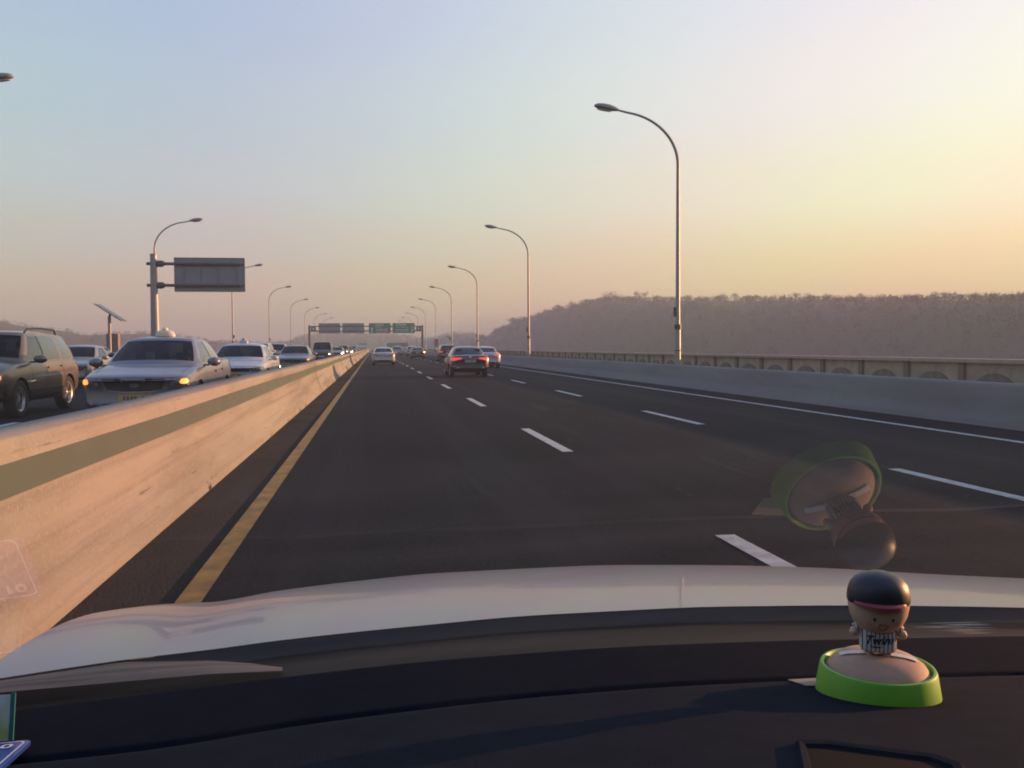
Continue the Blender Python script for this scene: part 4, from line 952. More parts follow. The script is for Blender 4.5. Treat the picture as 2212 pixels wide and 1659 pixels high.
oncoming('crossover', 'car', -7.5, 58.5, P_WHITE, 'white crossover half hidden between the white taxi and the silver sedan', L=2.2, over={'reflector': M_HEADON})
oncoming('crossover', 'car', -7.5, 69.5, P_SILVER, 'grey crossover in the second oncoming lane just left of the silver sedan', L=2.2, over={'reflector': M_HEADON})
oncoming('van', 'van', -4.75, 84.0, P_DARK, 'tall dark van with a broad black windscreen behind the silver sedan', L=2.46, cat='van')
oncoming('sedan', 'car', -4.5, 112.0, P_PALE, 'oncoming sedan with bright headlights directly behind the tall dark van', over={'headlight': M_HEADON, 'reflector': M_HEADON, 'turn_signal': M_HEADON})
oncoming('crossover', 'car', -4.4, 131.0, P_DARK, 'dark oncoming car with headlights on, second behind the dark van', L=2.2, over={'reflector': M_HEADON})
oncoming('sedan', 'car', -4.3, 152.0, P_BLACK, 'black oncoming car with one bright headlight, third behind the dark van', over={'headlight': M_HEADON, 'reflector': M_HEADON, 'turn_signal': M_HEADON})
oncoming('crossover', 'car', -4.2, 182.0, P_SILVER, 'pale oncoming car farthest along the median barrier', L=2.2)
# ---- traffic ahead (tails face the camera)
def ahead(key, name, x, tail, pt, label, L=2.4, **k): return car(key, name, (x, tail + L, 0), k.pop('rz', 0), pt, label, **k)
ahead('exec', 'car', 4.42, 40.6, P_BLACK, 'black executive sedan with full-width red tail lights in the middle lane')
ahead('rear_sedan', 'car', .80, 70.5, P_WHITE, 'white sedan driving ahead in the lane beside the yellow line')
ahead('rear_sedan', 'car', 7.32, 57.0, P_WHITE, 'white sedan with a lit red tail light half hidden behind the black sedan', over={'tail_light': M_TAILON})
ahead('crossover', 'car', 7.35, 88.0, P_NAVY, 'dark car with bright red brake lights just beyond the black sedan', L=2.2, over={'tail_light': M_TAILON, 'high_stop_light': M_TAILON})
ahead('exec', 'car', 5.35, 108.0, P_NAVY, 'dark sedan with its right amber signal flashing while changing lane', over={'tail_light': M_TAIL})
g = G(); g.box(.70, .86, -2.44, -2.30, .80, .90); o = g.obj('turn_signal', mat('amber_bright', (.8, .4, .05), .3, emit=(1, .5, .1), estr=5), bpy.data.objects[[x.name for x in bpy.data.objects if x.get('label', '').startswith('dark sedan with its right')][0]], bevel=.02)
ahead('crossover', 'car', 6.25, 146.0, P_WHITE, 'white hatchback ahead of the dark signalling sedan', L=2.2)
ahead('rear_sedan', 'car', 5.9, 172.0, P_WHITE, 'small white car just beyond the white hatchback')
ahead('crossover', 'car', 3.9, 148.0, P_WHITE, 'white car peeping out to the right of the white sedan', L=2.2)
# box lorry
lo = empty('lorry', (7.0, 212, 0), 0, 'grey box lorry in the distance beneath the far green sign', 'lorry')
g = G(); g.box(-1.1, 1.1, 0, 5.6, .95, 2.55); bx = g.obj('cargo_box', mat('lorry_box', (.30, .28, .27), .6, var=.08, scale=1), lo, bevel=.03)
for s in (-1, 1):
    g = G(); g.box(s * .02, s * 1.05, -.03, -.001, 1.0, 2.5); g.obj('door', mat('lorry_door_%d' % (s + 1), (.26, .245, .24), .6), bx)
    g = G(); g.box(s * 1.1 - .06, s * 1.1 + .06, -.05, .02, .95, 2.56); g.obj('corner_post', P_PALE, bx)
    g = G(); g.box(s * .85 - .15, s * .85 + .15, -.03, .02, .72, .84); g.obj('tail_light', M_TAIL, lo)
g = G(); g.box(-1.0, 1.0, .1, 7.9, .55, .98); g.obj('chassis', M_BLK, lo)
g = G(); g.box(-.95, .95, 5.8, 7.5, .7, 2.2); g.obj('cab', P_WHITE, lo, bevel=.12)
ty_, rim_ = wheel_meshes(.42, .28)
for y in (1.3, 6.9):
    for s in (1, -1):
        w = bpy.data.objects.new('wheel', None); link(w, lo); w.location = (s * .92, y, .42); w.rotation_euler = (0, 0, 0 if s > 0 else math.pi); obj('tyre', ty_, M_TYRE, w); obj('rim', rim_, M_RIM, w)

# ------------------------------------------------------------------ the car we sit in
OX = 0.42                                          # its centre line
me_car = empty('car', (OX, 0, 0), 0, 'white car we look out of, with pale bonnet, dark dashboard and windscreen', 'car')
def own(g, name, m, parent=None, **k):
    o = g.obj(name, m, parent or me_car, **k)
    if parent is None: o.location = (-OX, 0, 0)
    return o
def slope_tab(pts):
    T = []
    for x, y in pts:
        d = pix(x, y); T.append((d.x / d.y, d.z / d.y))
    return T
T_CREST = slope_tab([(-400, 1520), (0, 1380), (92, 1352), (183, 1332), (275, 1314), (367, 1304), (452, 1301), (610, 1275), (780, 1254), (953, 1237.5), (1247, 1222.8), (1443, 1220.8), (1694, 1226), (1891, 1238.4), (2212, 1258), (2500, 1282)])
T_REAR = slope_tab([(-400, 1525), (0, 1465), (266, 1425.6), (458, 1402.7), (610, 1382.5), (904, 1351.7), (1174, 1328), (1443, 1314), (1694, 1308.5), (1970, 1308.6), (2212, 1312.6), (2500, 1322)])
T_DASH = slope_tab([(-300, 1572), (30, 1534), (305, 1500.5), (610, 1463), (953, 1426), (1296, 1400), (1694, 1384), (1838, 1381), (2212, 1374), (2500, 1374)])
T_GROOVE = slope_tab([(-300, 1690), (300, 1628), (458, 1604), (610, 1578), (904, 1539), (1149, 1512), (1394, 1492), (1694, 1476), (2018, 1468), (2212, 1463), (2500, 1462)])
GA = R(28); GK = 1.393; GC = 0.05
def glass_z(x, y): return (GK - GC * (x - OX) ** 2 - y * math.sin(GA)) / math.cos(GA)
def dash_far(x):
    y = 1.0
    for _ in range(12):
        m = interp(T_DASH, x / y); y = .6 * y + .4 * (GK - .010 - GC * (x - OX) ** 2 - 1.4 * math.cos(GA)) / (math.sin(GA) + m * math.cos(GA))
        y = max(.80, min(1.12, y))
    return y, 1.4 + interp(T_DASH, x / y) * y
DSL = .155
def groove(x):
    yd, zd = dash_far(x); y = .78
    for _ in range(14):
        m = interp(T_GROOVE, x / y); y = .5 * y + .5 * (zd + DSL * yd - 1.4) / (m + DSL)
    return max(.5, min(yd - .05, y))
def pad_z(x, y):
    yd, zd = dash_far(x); return zd + DSL * (yd - y) + .004
# bonnet
M_BON = mat('bonnet_white', (0.33, 0.325, 0.335), 0.30, var=0.05, scale=3.0, coat=0.5)
def bonnet(u, v):
    x = -.50 + 1.86 * u; q = ((x - OX) / .92) ** 2; yr = 1.27 - .10 * q; yc = 1.98 - .20 * q
    mr = interp(T_REAR, x / yr); mc = interp(T_CREST, x / yc); zr = 1.4 + mr * yr; zc = 1.4 + mc * yc
    k = (zr - zc - mc * (yr - yc)) / (yr - yc) ** 2
    y = yr + (yc + .42 - yr) * v; z = zc + mc * (y - yc) + k * (y - yc) ** 2
    if y > yc + .1: z -= 2.2 * (y - yc - .1) ** 2
    return Vector((x, y, z))
g = G(); g.grid(bonnet, 90, 30); own(g, 'bonnet', M_BON, smooth=True)
g = G(); g.grid(lambda u, v: bonnet(u, 0) + Vector((0, .002 - .012 * v, -.002 - .02 * v)), 60, 2); own(g, 'bonnet_edge', M_BLK, smooth=True)
# black scuttle panel under the glass
M_COWL = bpy.data.materials.new('scuttle_plastic'); M_COWL.use_nodes = True
def streak_nodes():  # pale thin streaks from stretched noise, within a small round patch
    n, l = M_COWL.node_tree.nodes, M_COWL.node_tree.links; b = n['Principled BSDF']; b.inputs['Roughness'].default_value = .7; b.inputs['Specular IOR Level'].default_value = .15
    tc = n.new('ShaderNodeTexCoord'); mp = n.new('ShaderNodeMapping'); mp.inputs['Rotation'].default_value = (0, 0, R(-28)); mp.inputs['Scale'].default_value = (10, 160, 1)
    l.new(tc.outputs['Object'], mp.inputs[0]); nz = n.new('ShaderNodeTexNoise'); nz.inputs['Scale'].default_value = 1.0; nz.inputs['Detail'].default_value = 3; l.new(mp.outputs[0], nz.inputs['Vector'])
    ds = n.new('ShaderNodeVectorMath'); ds.operation = 'DISTANCE'; ds.inputs[1].default_value = STREAK; l.new(tc.outputs['Object'], ds.inputs[0])
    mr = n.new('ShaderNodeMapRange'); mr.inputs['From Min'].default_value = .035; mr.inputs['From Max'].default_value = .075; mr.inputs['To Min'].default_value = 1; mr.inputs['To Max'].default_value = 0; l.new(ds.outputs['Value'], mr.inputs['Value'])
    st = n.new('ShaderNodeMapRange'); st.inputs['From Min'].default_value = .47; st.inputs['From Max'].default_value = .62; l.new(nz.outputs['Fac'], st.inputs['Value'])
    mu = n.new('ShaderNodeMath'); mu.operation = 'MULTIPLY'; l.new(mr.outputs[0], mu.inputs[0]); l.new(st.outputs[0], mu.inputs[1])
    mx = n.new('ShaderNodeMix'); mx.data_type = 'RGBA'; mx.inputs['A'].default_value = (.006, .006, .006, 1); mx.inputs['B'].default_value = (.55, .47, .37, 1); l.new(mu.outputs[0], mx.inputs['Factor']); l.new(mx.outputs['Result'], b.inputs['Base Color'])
def cowl(u, v):
    x = -.50 + 1.86 * u; b = bonnet(u, 0); yd, zd = dash_far(x); a = Vector((x, yd + .015, zd - .03)); c = Vector((x, b.y + .01, b.z - .022))
    p = a.lerp(c, v); p.z -= .006 * math.sin(math.pi * v); return p
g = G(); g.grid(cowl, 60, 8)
def on_cowl(px, py):
    d = pix(px, py); best = None
    for i in range(60):
        for j in range(0, 21):
            p = cowl(i / 60, j / 20); q = EYE + d * (p.y / d.y); e = (p - q).length
            if best is None or e < best[0]: best = (e, p)
    return best[1]
STREAK = tuple(on_cowl(2045, 1338)); streak_nodes()
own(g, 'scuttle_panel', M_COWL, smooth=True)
# streaky grey-brown strip over the scuttle on the driver's side
M_GREYBROWN = mat('dusty_grey_plastic', (0.095, 0.084, 0.076), 0.8, var=0.6, scale=9, stretch=(.35, 4, 1), detail=8)
def grey_strip(u, v):
    px = -60 + 670 * u; top = lin([(-60, 1476), (0, 1470), (266, 1430), (458, 1427), (545, 1433), (610, 1447)], px); bot = lin([(-60, 1500), (0, 1496), (200, 1478), (450, 1456), (610, 1449)], px)
    p = at_y(px, top + (bot - top) * v, 1.19 - .10 * v - .02 * abs(u - .5)); p.z += .004 * math.sin(math.pi * v); return p
g = G(); g.grid(grey_strip, 30, 6); own(g, 'wiper_cover', M_GREYBROWN, smooth=True)
def wblade(px0, py0, px1, py1, y0, y1): return at_y(px0, py0, y0), at_y(px1, py1, y1)
# dashboard
M_DASH = mat('dash_plastic', (0.0140, 0.0165, 0.0225), 0.95, var=0.15, scale=30, bump=0.15, bscale=900, spec=.03)
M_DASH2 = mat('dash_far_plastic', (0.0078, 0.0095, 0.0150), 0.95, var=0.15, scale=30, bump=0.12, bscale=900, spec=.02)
NX = 76
def far_panel(u, v):
    x = -.62 + 2.0 * u; yd, zd = dash_far(x); yg = groove(x)
    if v < .12: t = v / .12; return Vector((x, yd + .03 * (1 - t), zd - .045 * (1 - t) ** 1.6))
    t = (v - .12) / .88; y = yd + (yg + .014 - yd) * t; z = zd + DSL * (yd - y)
    return Vector((x, y, z - (.012 if t > .999 else 0)))
g = G(); g.grid(far_panel, NX, 25, flip=True); da = own(g, 'dashboard', M_DASH2, smooth=True)
g = G(); g.grid(lambda u, v: (lambda x: Vector((x, groove(x) + .0142 - .0152 * v, pad_z(x, groove(x)) - .014)))(-.62 + 2.0 * u), NX, 1, flip=True); own(g, 'groove', M_BLK)
def near_pad(u, v):
    x = -.62 + 2.0 * u; yg = groove(x)
    if v < .08: t = v / .08; return Vector((x, yg - .006 * t * t, pad_z(x, yg) - .014 * (1 - t) ** 2))
    if v < .85: t = (v - .08) / .77; y = yg - .006 + (.40 - yg) * t; return Vector((x, y, pad_z(x, y)))
    t = (v - .85) / .15; y = .40 - .006 - .05 * math.sin(t * math.pi / 2); return Vector((x, y, pad_z(x, .394) - .30 * t * t))
g = G(); g.grid(near_pad, NX, 40, flip=True); own(g, 'dash_pad', M_DASH, smooth=True)
def on_pad(px, py, dz=0.0):
    d = pix(px, py); lo, hi = .35, 1.2
    for _ in range(50):
        y = (lo + hi) / 2; p = EYE + d * (y / d.y)
        if p.z > pad_z(p.x, y): lo = y
        else: hi = y
    p = EYE + d * (lo / d.y); p.z += dz; return p
# outlet frame on the pad; a flat black plate paints its dark recess
vp = [(1716, 1607), (1775, 1607), (1900, 1622), (2030, 1640), (2085, 1660), (2120, 1720), (1735, 1720)]
ctr = on_pad(1900, 1680)
g = G(); P = [on_pad(x, y) for x, y in vp]; n = len(P)
ring = [[p + Vector((0, 0, .0005)) for p in P], [p + (ctr - p).normalized() * .004 + Vector((0, 0, .004)) for p in P], [p + (ctr - p).normalized() * .010 + Vector((0, 0, .003)) for p in P], [p + (ctr - p).normalized() * .012 + Vector((0, 0, .0008)) for p in P]]
g.add([v for r in ring for v in r], [(k * n + i, k * n + (i + 1) % n, (k + 1) * n + (i + 1) % n, (k + 1) * n + i) for k in range(3) for i in range(n)])
vf = own(g, 'outlet_frame', M_DASH)
g = G(); g.add([p + (ctr - p).normalized() * .012 + Vector((0, 0, .0009)) for p in P], [tuple(range(n))]); own(g, 'outlet', mat('outlet_black', (.003, .003, .003), .9, spec=.1))
# windscreen: one raked, slightly curved pane
M_WS = bpy.data.materials.new('windscreen'); M_WS.use_nodes = True
n_, l_ = M_WS.node_tree.nodes, M_WS.node_tree.links; n_.clear()
wo = n_.new('ShaderNodeOutputMaterial'); wm_ = n_.new('ShaderNodeMixShader'); wt = n_.new('ShaderNodeBsdfTransparent'); wg = n_.new('ShaderNodeBsdfGlossy'); wg.inputs['Roughness'].default_value = .004
l_.new(schlick(n_, l_, .04, .88), wm_.inputs['Fac'])
tcw = n_.new('ShaderNodeTexCoord'); mpw = n_.new('ShaderNodeMapping'); mpw.inputs['Rotation'].default_value = (0, 0, R(-24)); l_.new(tcw.outputs['Object'], mpw.inputs[0])
wv = n_.new('ShaderNodeTexWave'); wv.inputs['Scale'].default_value = 2.7; wv.inputs['Distortion'].default_value = 1.3; wv.inputs['Detail'].default_value = 1; wv.inputs['Detail Scale'].default_value = .6; l_.new(mpw.outputs[0], wv.inputs['Vector'])
cr = n_.new('ShaderNodeValToRGB'); cr.color_ramp.elements[0].color = (.875, .925, .91, 1); cr.color_ramp.elements[1].color = (.905, .888, .93, 1)
e = cr.color_ramp.elements.new(.5); e.color = (.885, .905, .93, 1)
l_.new(wv.outputs['Fac'], cr.inputs[0]); l_.new(cr.outputs[0], wt.inputs['Color'])
l_.new(wt.outputs[0], wm_.inputs[1]); l_.new(wg.outputs[0], wm_.inputs[2])
# thin dust-like film added for veiling glare that lifts the darks; smeared by noise
dm = n_.new('ShaderNodeMixShader'); dtr = n_.new('ShaderNodeBsdfTranslucent'); dtr.inputs['Color'].default_value = (.62, .60, .57, 1)
mps = n_.new('ShaderNodeMapping'); mps.inputs['Scale'].default_value = (2.2, 9, 9); mps.inputs['Rotation'].default_value = (0, 0, R(25)); l_.new(tcw.outputs['Object'], mps.inputs[0])
sn = n_.new('ShaderNodeTexNoise'); sn.inputs['Scale'].default_value = 1.6; sn.inputs['Detail'].default_value = 4; l_.new(mps.outputs[0], sn.inputs['Vector'])
sr = n_.new('ShaderNodeMapRange'); sr.inputs['From Min'].default_value = .3; sr.inputs['From Max'].default_value = .75; sr.inputs['To Min'].default_value = .007; sr.inputs['To Max'].default_value = .026; l_.new(sn.outputs['Fac'], sr.inputs['Value'])
l_.new(sr.outputs[0], dm.inputs['Fac']); l_.new(wm_.outputs[0], dm.inputs[1]); l_.new(dtr.outputs[0], dm.inputs[2]); l_.new(dm.outputs[0], wo.inputs['Surface'])
g = G(); g.grid(lambda u, v: (lambda x, y: Vector((x, y, glass_z(x, y))))(-.60 + 2.04 * u, 1.22 - 1.10 * v), 30, 20); own(g, 'windscreen', M_WS, smooth=True)
# roof, pillars and doors around us (out of frame, they shade the cabin)
M_LINER = mat('headliner', (.07, .068, .066), .95); M_SIDE = glass('side_tint', (.16, .16, .165), 1.5, 1.1)
g = G(); g.box(-.36, 1.20, -1.9, .10, 1.545, 1.58); own(g, 'roof', M_LINER, bevel=.01)
for s in (-1, 1):
    xb, xt = OX + s * 1.04, OX + s * .80
    g = G(); g.tube([(xb, 1.2, .90), (OX + s * .93, .65, 1.22), (xt, .08, 1.56)], .04, 8); own(g, 'pillar', M_LINER, auto=40)
    g = G(); g.box(OX + s * .93 - .05, OX + s * .93 + .05, -1.9, 1.15, .22, .98); own(g, 'door', M_LINER, bevel=.01)
for s in (-1, 1):
    g = G(); g.add([(OX + s * .93, 1.10, .98), (OX + s * .93, -1.9, .98), (OX + s * .80, -1.9, 1.545), (OX + s * .80, .06, 1.545)], [(0, 1, 2, 3)]); own(g, 'side_window', M_SIDE)
g = G(); g.box(OX - .88, OX + .88, -1.95, -1.9, .3, 1.545); own(g, 'rear_panel', M_LINER)
g = G(); g.box(OX - .86, OX + .86, -1.9, .9, .20, .26); own(g, 'floor', M_LINER)
for s in (-1, 1):
    g = G(); g.box(OX + s * .40 - .25, OX + s * .40 + .25, -.75, -.6, .45, 1.15); own(g, 'seat', M_SEAT, bevel=.04)

# ------------------------------------------------------------------ figurine on the dashboard
B = on_pad(1895, 1497)
face = math.atan2(-B.x, -B.y) if False else math.atan2(B.x, B.y)
fig = empty('figurine', B, -face + R(6), 'toy baseball player in black cap and pinstripes on a brown mound in a green ring', 'figurine')
tilt = math.atan(DSL); fig.rotation_euler = (0, 0, -face + R(6))
M_RING = mat('green_plastic', (0.16, 0.42, 0.03), 0.45, var=.05, scale=30); M_MOUND = mat('mound_clay', (0.42, 0.245, 0.16), 0.7, var=.08, scale=60); M_FSKIN = mat('toy_skin', (0.58, 0.385, 0.26), 0.6)
M_CAPB = mat('cap_black', (0.018, 0.018, 0.022), 0.45); M_BRIM = mat('brim_red', (0.26, 0.045, 0.055), 0.55); M_FWHITE = mat('toy_white', (0.60, 0.57, 0.54), .6); M_INK = mat('toy_ink', (.02, .018, .018), .6); M_FRECK = mat('freckle', (.22, .11, .07), .7)
def ringm(prof, name, m, ex=1.0, ey=1.0, n=56):
    g = G(); V = []
    for k in range(n):
        a = 2 * math.pi * k / n
        for r, z in prof: V.append((r * ex * math.cos(a), r * ey * math.sin(a), z))
    q = len(prof); g.add(V, [(k*q + i, ((k+1) % n)*q + i, ((k+1) % n)*q + i + 1, k*q + i + 1) for k in range(n) for i in range(q - 1)])
    return g.obj(name, m, fig, auto=45)
ringm([(.0495, -.006), (.0502, .0), (.0498, .004), (.0468, .022), (.0458, .0242), (.0440, .0245), (.0430, .0235), (.0425, .014), (.0, .014)], 'ring_base', M_RING)
ringm([(.0424, .0165), (.0415, .021), (.038, .0262), (.031, .0312), (.021, .0336), (.010, .0345), (.0001, .0348)], 'mound', M_MOUND)
def dome_z(r): return interp([(0, .0348), (.010, .0345), (.021, .0336), (.031, .0312), (.038, .0262), (.0415, .021)], r)
g = G(); g.grid(lambda u, v: (lambda x, y: Vector((x, y, dome_z(math.hypot(x, y)) + .0009)))(-.031 + .062 * u, -.0060 + .0075 * v), 24, 3); g.obj('plate_strip', M_FWHITE, fig)
def lump(name, m, prof, ex, ey, c=(0, 0, 0), n=36, parent=None, rot=None, sq=2.0):
    g = G(); V = []
    for k in range(n):
        a = 2 * math.pi * k / n; cs, sn = math.cos(a), math.sin(a); f = 1 / (abs(cs) ** sq + abs(sn) ** sq) ** (1 / sq)
        for r, z in prof:
            p = Vector((r * ex * cs * f, r * ey * sn * f, z)); p = rot @ p if rot is not None else p
            V.append(p + Vector(c))
    q = len(prof); g.add(V, [(k*q + i, ((k+1) % n)*q + i, ((k+1) % n)*q + i + 1, k*q + i + 1) for k in range(n) for i in range(q - 1)])
    return g.obj(name, m, parent or fig, auto=60)
# shirt with printed pinstripes
M_PIN = bpy.data.materials.new('pinstripe_shirt'); M_PIN.use_nodes = True
n, l = M_PIN.node_tree.nodes, M_PIN.node_tree.links; b = n['Principled BSDF']; b.inputs['Roughness'].default_value = .65
tc = n.new('ShaderNodeTexCoord'); sx = n.new('ShaderNodeSeparateXYZ'); l.new(tc.outputs['Object'], sx.inputs[0])
mu = n.new('ShaderNodeMath'); mu.operation = 'MULTIPLY'; mu.inputs[1].default_value = 1 / .0033; l.new(sx.outputs['X'], mu.inputs[0])
fr = n.new('ShaderNodeMath'); fr.operation = 'FRACT'; l.new(mu.outputs[0], fr.inputs[0])
lt = n.new('ShaderNodeMath'); lt.operation = 'LESS_THAN'; lt.inputs[1].default_value = .24; l.new(fr.outputs[0], lt.inputs[0])
mx = n.new('ShaderNodeMix'); mx.data_type = 'RGBA'; mx.inputs['A'].default_value = (.55, .53, .52, 1); mx.inputs['B'].default_value = (.03, .03, .035, 1); l.new(lt.outputs[0], mx.inputs['Factor']); l.new(mx.outputs['Result'], b.inputs['Base Color'])
AX, AY = .0146, .0105
lump('shirt', M_PIN, [(.0001, .0355), (.90, .0355), (.99, .0372), (1.0, .042), (.97, .050), (.90, .056), (.78, .060), (.0001, .062)][1:] if False else [(.0001, .0378), (.92, .0380), (1.0, .0398), (1.0, .047), (.96, .055), (.86, .0615), (.5, .0645), (.0001, .065)], AX, AY, sq=2.8)
for s in (-1, 1): lump('foot', M_FSKIN, [(.0001, .0325), (.85, .0325), (1, .0350), (.95, .0385), (.0001, .0390)], .0040, .0042, (s * .0070, -.0035, 0), 16)
for s in (-1, 1):
    rt = Matrix.Rotation(s * R(-52), 3, 'Y')
    lump('sleeve', M_PIN, [(.0001, 0), (.9, 0), (1, -.003), (1, -.007), (.0001, -.0075)], .0048, .0048, (s * .0125, 0, .0605), 18, rot=Matrix.Rotation(s * R(-40), 3, 'Y'))
    lump('hand', M_FSKIN, [(.0001, .0040), (.7, .0030), (1, .0), (.75, -.003), (.0001, -.0040)], .0042, .0042, (s * .0188, -.0015, .0525), 16)
# head, cap, face
HZ = .0790
head_prof = [(.0001, -.0262), (.30, -.0255), (.58, -.0226), (.80, -.0175), (.93, -.0105), (.99, -.003), (1.0, .004), (.97, .010), (.0001, .012)]
hd = lump('head', M_FSKIN, [(r, z + HZ) for r, z in head_prof], .0246, .0232, n=44)
cap_prof = [(1.005, .0005), (1.03, .002), (1.03, .005), (1.0, .0105), (.92, .0160), (.78, .0204), (.57, .0237), (.30, .0257), (.0001, .0263)]
cp = lump('cap', M_CAPB, [(r, z + HZ) for r, z in cap_prof], .0246, .0232, n=44, parent=hd)
def head_pt(a, z, off=.0):
    r = interp([(zz, rr) for rr, zz in head_prof], z); return Vector(((.0246 * r + off) * math.sin(a), -(.0232 * r + off) * math.cos(a), HZ + z))
g = G(); V = []; nb = 24
for k in range(nb + 1):
    a = R(-56 + 112 * k / nb); t = math.cos(R(90) * (2 * k / nb - 1))
    for rr, dz in ((.0, .0028), (.0055 * t + .0002, .0012), (.0055 * t + .0002, -.0008), (.0, -.0006)):
        V.append(Vector(((.0249 + rr) * math.sin(a), -(.0235 + rr) * math.cos(a), HZ + .0012 + dz)))
g.add(V, [(4*k + i, 4*k + (i+1) % 4, 4*k + 4 + (i+1) % 4, 4*k + 4 + i) for k in range(nb) for i in range(4)])
g.obj('brim', M_BRIM, cp, auto=50)
def spot(name, m, a, z, w, h, off=.0004):
    g = G(); c = head_pt(a, z, off); V = [c]; nn = 12
    for k in range(nn):
        t = 2 * math.pi * k / nn; V.append(head_pt(a + w * math.cos(t) / .024, z + h * math.sin(t), off))
    g.add(V, [(0, 1 + k, 1 + (k + 1) % nn) for k in range(nn)]); g.obj(name, m, hd)
TURN = R(6)
for s in (-1, 1):
    spot('eye', M_INK, TURN + s * R(18), -.0095, .0012, .0016)
    for k in range(3): spot('freckle', M_FRECK, TURN + s * R(27 + 5 * (k % 2)) , -.0125 - .0011 * k, .0006, .0005)
# open smile drawn as an outline
mo = [(-.0032, -.0172), (-.0016, -.0168), (.0, -.0171), (.0016, -.0168), (.0032, -.0172), (.0026, -.0195), (.001, -.0215), (-.001, -.0215), (-.0026, -.0195)]
g = G(); P = [head_pt(TURN + x / .024, z, .0004) for x, z in [(x * 1.25, -.0165 + (z + .019) * 1.25) for x, z in mo]]; g.tube(P + [P[0]], .00022, 6); g.obj('mouth', M_INK, hd)
# script lettering across the shirt
def text_mesh(body, size, shear=0.0):
    c = bpy.data.curves.new('lettering', 'FONT'); c.body = body; c.size = size; c.shear = shear; c.align_x = 'CENTER'; c.resolution_u = 3; c.offset = size * .022
    o = bpy.data.objects.new('tmp', c); COL.objects.link(o); dg = bpy.context.evaluated_depsgraph_get(); me = bpy.data.meshes.new_from_object(o.evaluated_get(dg)); bpy.data.objects.remove(o); return me
def shirt_y(x): return -AY * max(0.05, 1 - abs(x / AX) ** 2.8) ** (1 / 2.8) - .0004
tm = text_mesh('Twins', .0105, .35)
for v in tm.vertices: x, z = v.co.x, v.co.y; v.co = (x * .95, shirt_y(x), .0455 + z + x * .06)
obj('lettering', tm, M_INK, fig)
g = G(); V = []
for k in range(13):
    x = -.007 + .015 * k / 12; z = .0440 - .0009 * math.sin(math.pi * k / 12) + x * .06; h = .0009 * math.sin(math.pi * min(1, k / 9 + .1))
    V += [(x, shirt_y(x), z - h), (x, shirt_y(x), z + h * .4)]
g.add(V, [(2*k, 2*k+2, 2*k+3, 2*k+1) for k in range(12)]); g.obj('swash', M_INK, fig)
# pale slip of paper behind the base
g = G(); Q = [on_pad(x, y, .0014) for x, y in ((1702, 1471), (1790, 1466), (1790, 1484), (1742, 1484))]; Q2 = [q - Vector((0, 0, .0008)) for q in Q]
g.add(Q + Q2, [(0, 1, 2, 3), (7, 6, 5, 4), (0, 4, 5, 1), (1, 5, 6, 2), (2, 6, 7, 3), (3, 7, 4, 0)])
tag(g.obj('paper_slip', mat('beige_paper', (.22, .19, .15), .8, var=.1, scale=80)), 'small beige slip of paper lying behind the green ring of the figurine', 'paper')

# ------------------------------------------------------------------ blue number plate and pale card at the left end of the dash
c0 = on_pad(72, 1608)
pl = empty('phone_plate', c0, R(4), 'blue plastic plate with white border and numerals at the dash corner', 'plate')
def plane_pt(x, y, dz): return Vector((x, y, -DSL * y + dz))   # x right, y away, on the sloping pad
def rr_outline(x0, x1, y0, y1, r, n=5):
    out = []
    for cx, cy, a0 in ((x1 - r, y1 - r, 0), (x0 + r, y1 - r, 90), (x0 + r, y0 + r, 180), (x1 - r, y0 + r, 270)):
        for k in range(n + 1): a = R(a0 + 90 * k / n); out.append((cx + r * math.cos(a), cy + r * math.sin(a)))
    return out
def slab(name, outl, z0, z1, m, parent):
    g = G(); n = len(outl); g.add([plane_pt(x, y, z) for z in (z0, z1) for x, y in outl], [(k, (k + 1) % n, n + (k + 1) % n, n + k) for k in range(n)] + [tuple(range(n - 1, -1, -1)), tuple(range(n, 2 * n))]); return g.obj(name, m, parent)
M_BLUE = mat('plate_blue', (.012, .045, .24), .35); M_LW = mat('plate_white_print', (.62, .63, .66), .5)
slab('backing', rr_outline(-.20, .0, -.085, .0, .008), .0012, .0042, M_BLUE, pl)
oA = rr_outline(-.195, -.0035, -.0815, -.0035, .006); oB = rr_outline(-.1935, -.005, -.080, -.005, .0055); n = len(oA)
g = G(); g.add([plane_pt(x, y, .0046) for x, y in oA] + [plane_pt(x, y, .0046) for x, y in oB], [(k, (k + 1) % n, n + (k + 1) % n, n + k) for k in range(n)]); g.obj('border', M_LW, pl)
tm = text_mesh('10', .016)
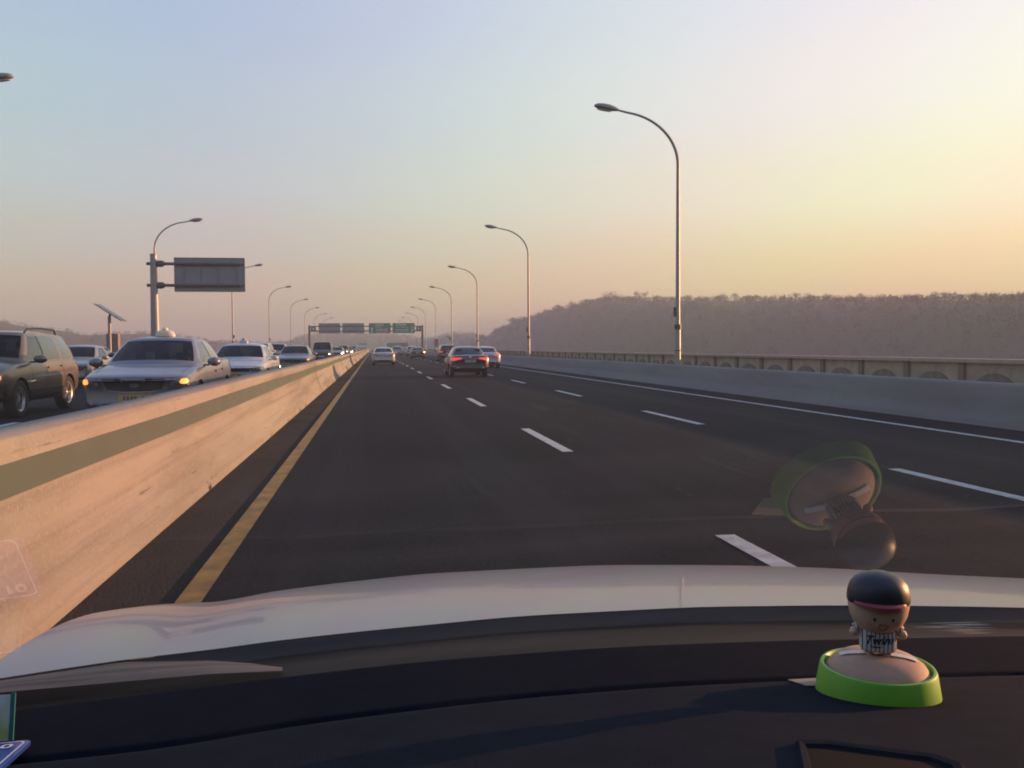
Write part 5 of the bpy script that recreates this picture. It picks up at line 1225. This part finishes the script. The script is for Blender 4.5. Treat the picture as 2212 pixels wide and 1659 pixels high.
for v in tm.vertices: x, y = v.co.x, v.co.y; v.co = plane_pt(x * 1.15 - .019, y - .021, .0047)
obj('numerals', tm, M_LW, pl)
# the card: a little print of yellow, white and teal, leaning against the glass
M_CARD = bpy.data.materials.new('printed_card'); M_CARD.use_nodes = True
n, l = M_CARD.node_tree.nodes, M_CARD.node_tree.links; b = n['Principled BSDF']; b.inputs['Roughness'].default_value = .5
tc = n.new('ShaderNodeTexCoord'); nz = n.new('ShaderNodeTexNoise'); nz.inputs['Scale'].default_value = 30; nz.inputs['Detail'].default_value = 1; l.new(tc.outputs['Object'], nz.inputs['Vector'])
cr = n.new('ShaderNodeValToRGB'); cr.color_ramp.elements[0].position = .38; cr.color_ramp.elements[0].color = (.45, .50, .16, 1); cr.color_ramp.elements[1].position = .6; cr.color_ramp.elements[1].color = (.62, .72, .74, 1)
l.new(nz.outputs['Fac'], cr.inputs[0]); l.new(cr.outputs[0], b.inputs['Base Color'])
a = on_pad(14, 1602); w_, h_ = .12, .036
cd = empty('card', a, R(2), 'pale yellow and white printed card standing behind the blue plate', 'card')
Mx = Matrix.Rotation(R(-14), 4, 'X')
g = G(); g.box(-w_, 0, .004, .0052, 0, h_, Mx); g.obj('print', M_CARD, cd)
g = G(); g.box(.0003, .0035, .0036, .0056, 0, h_ + .001, Mx); g.obj('edge', mat('card_edge_teal', (.03, .16, .17), .5), cd)

# ------------------------------------------------------------------ hazy air
g = G(); g.box(-1900, 1900, -600, 2100, -10.6, 48)
hz = g.obj('haze')
hm = bpy.data.materials.new('haze_air'); hm.use_nodes = True; n, l = hm.node_tree.nodes, hm.node_tree.links; n.clear()
out = n.new('ShaderNodeOutputMaterial'); pv = n.new('ShaderNodeVolumePrincipled')
pv.inputs['Color'].default_value = (0.45, 0.51, 0.58, 1); pv.inputs['Density'].default_value = HAZE; pv.inputs['Anisotropy'].default_value = 0.1
l.new(pv.outputs['Volume'], out.inputs['Volume']); hz.data.materials.append(hm); tag(hz, kind='stuff')
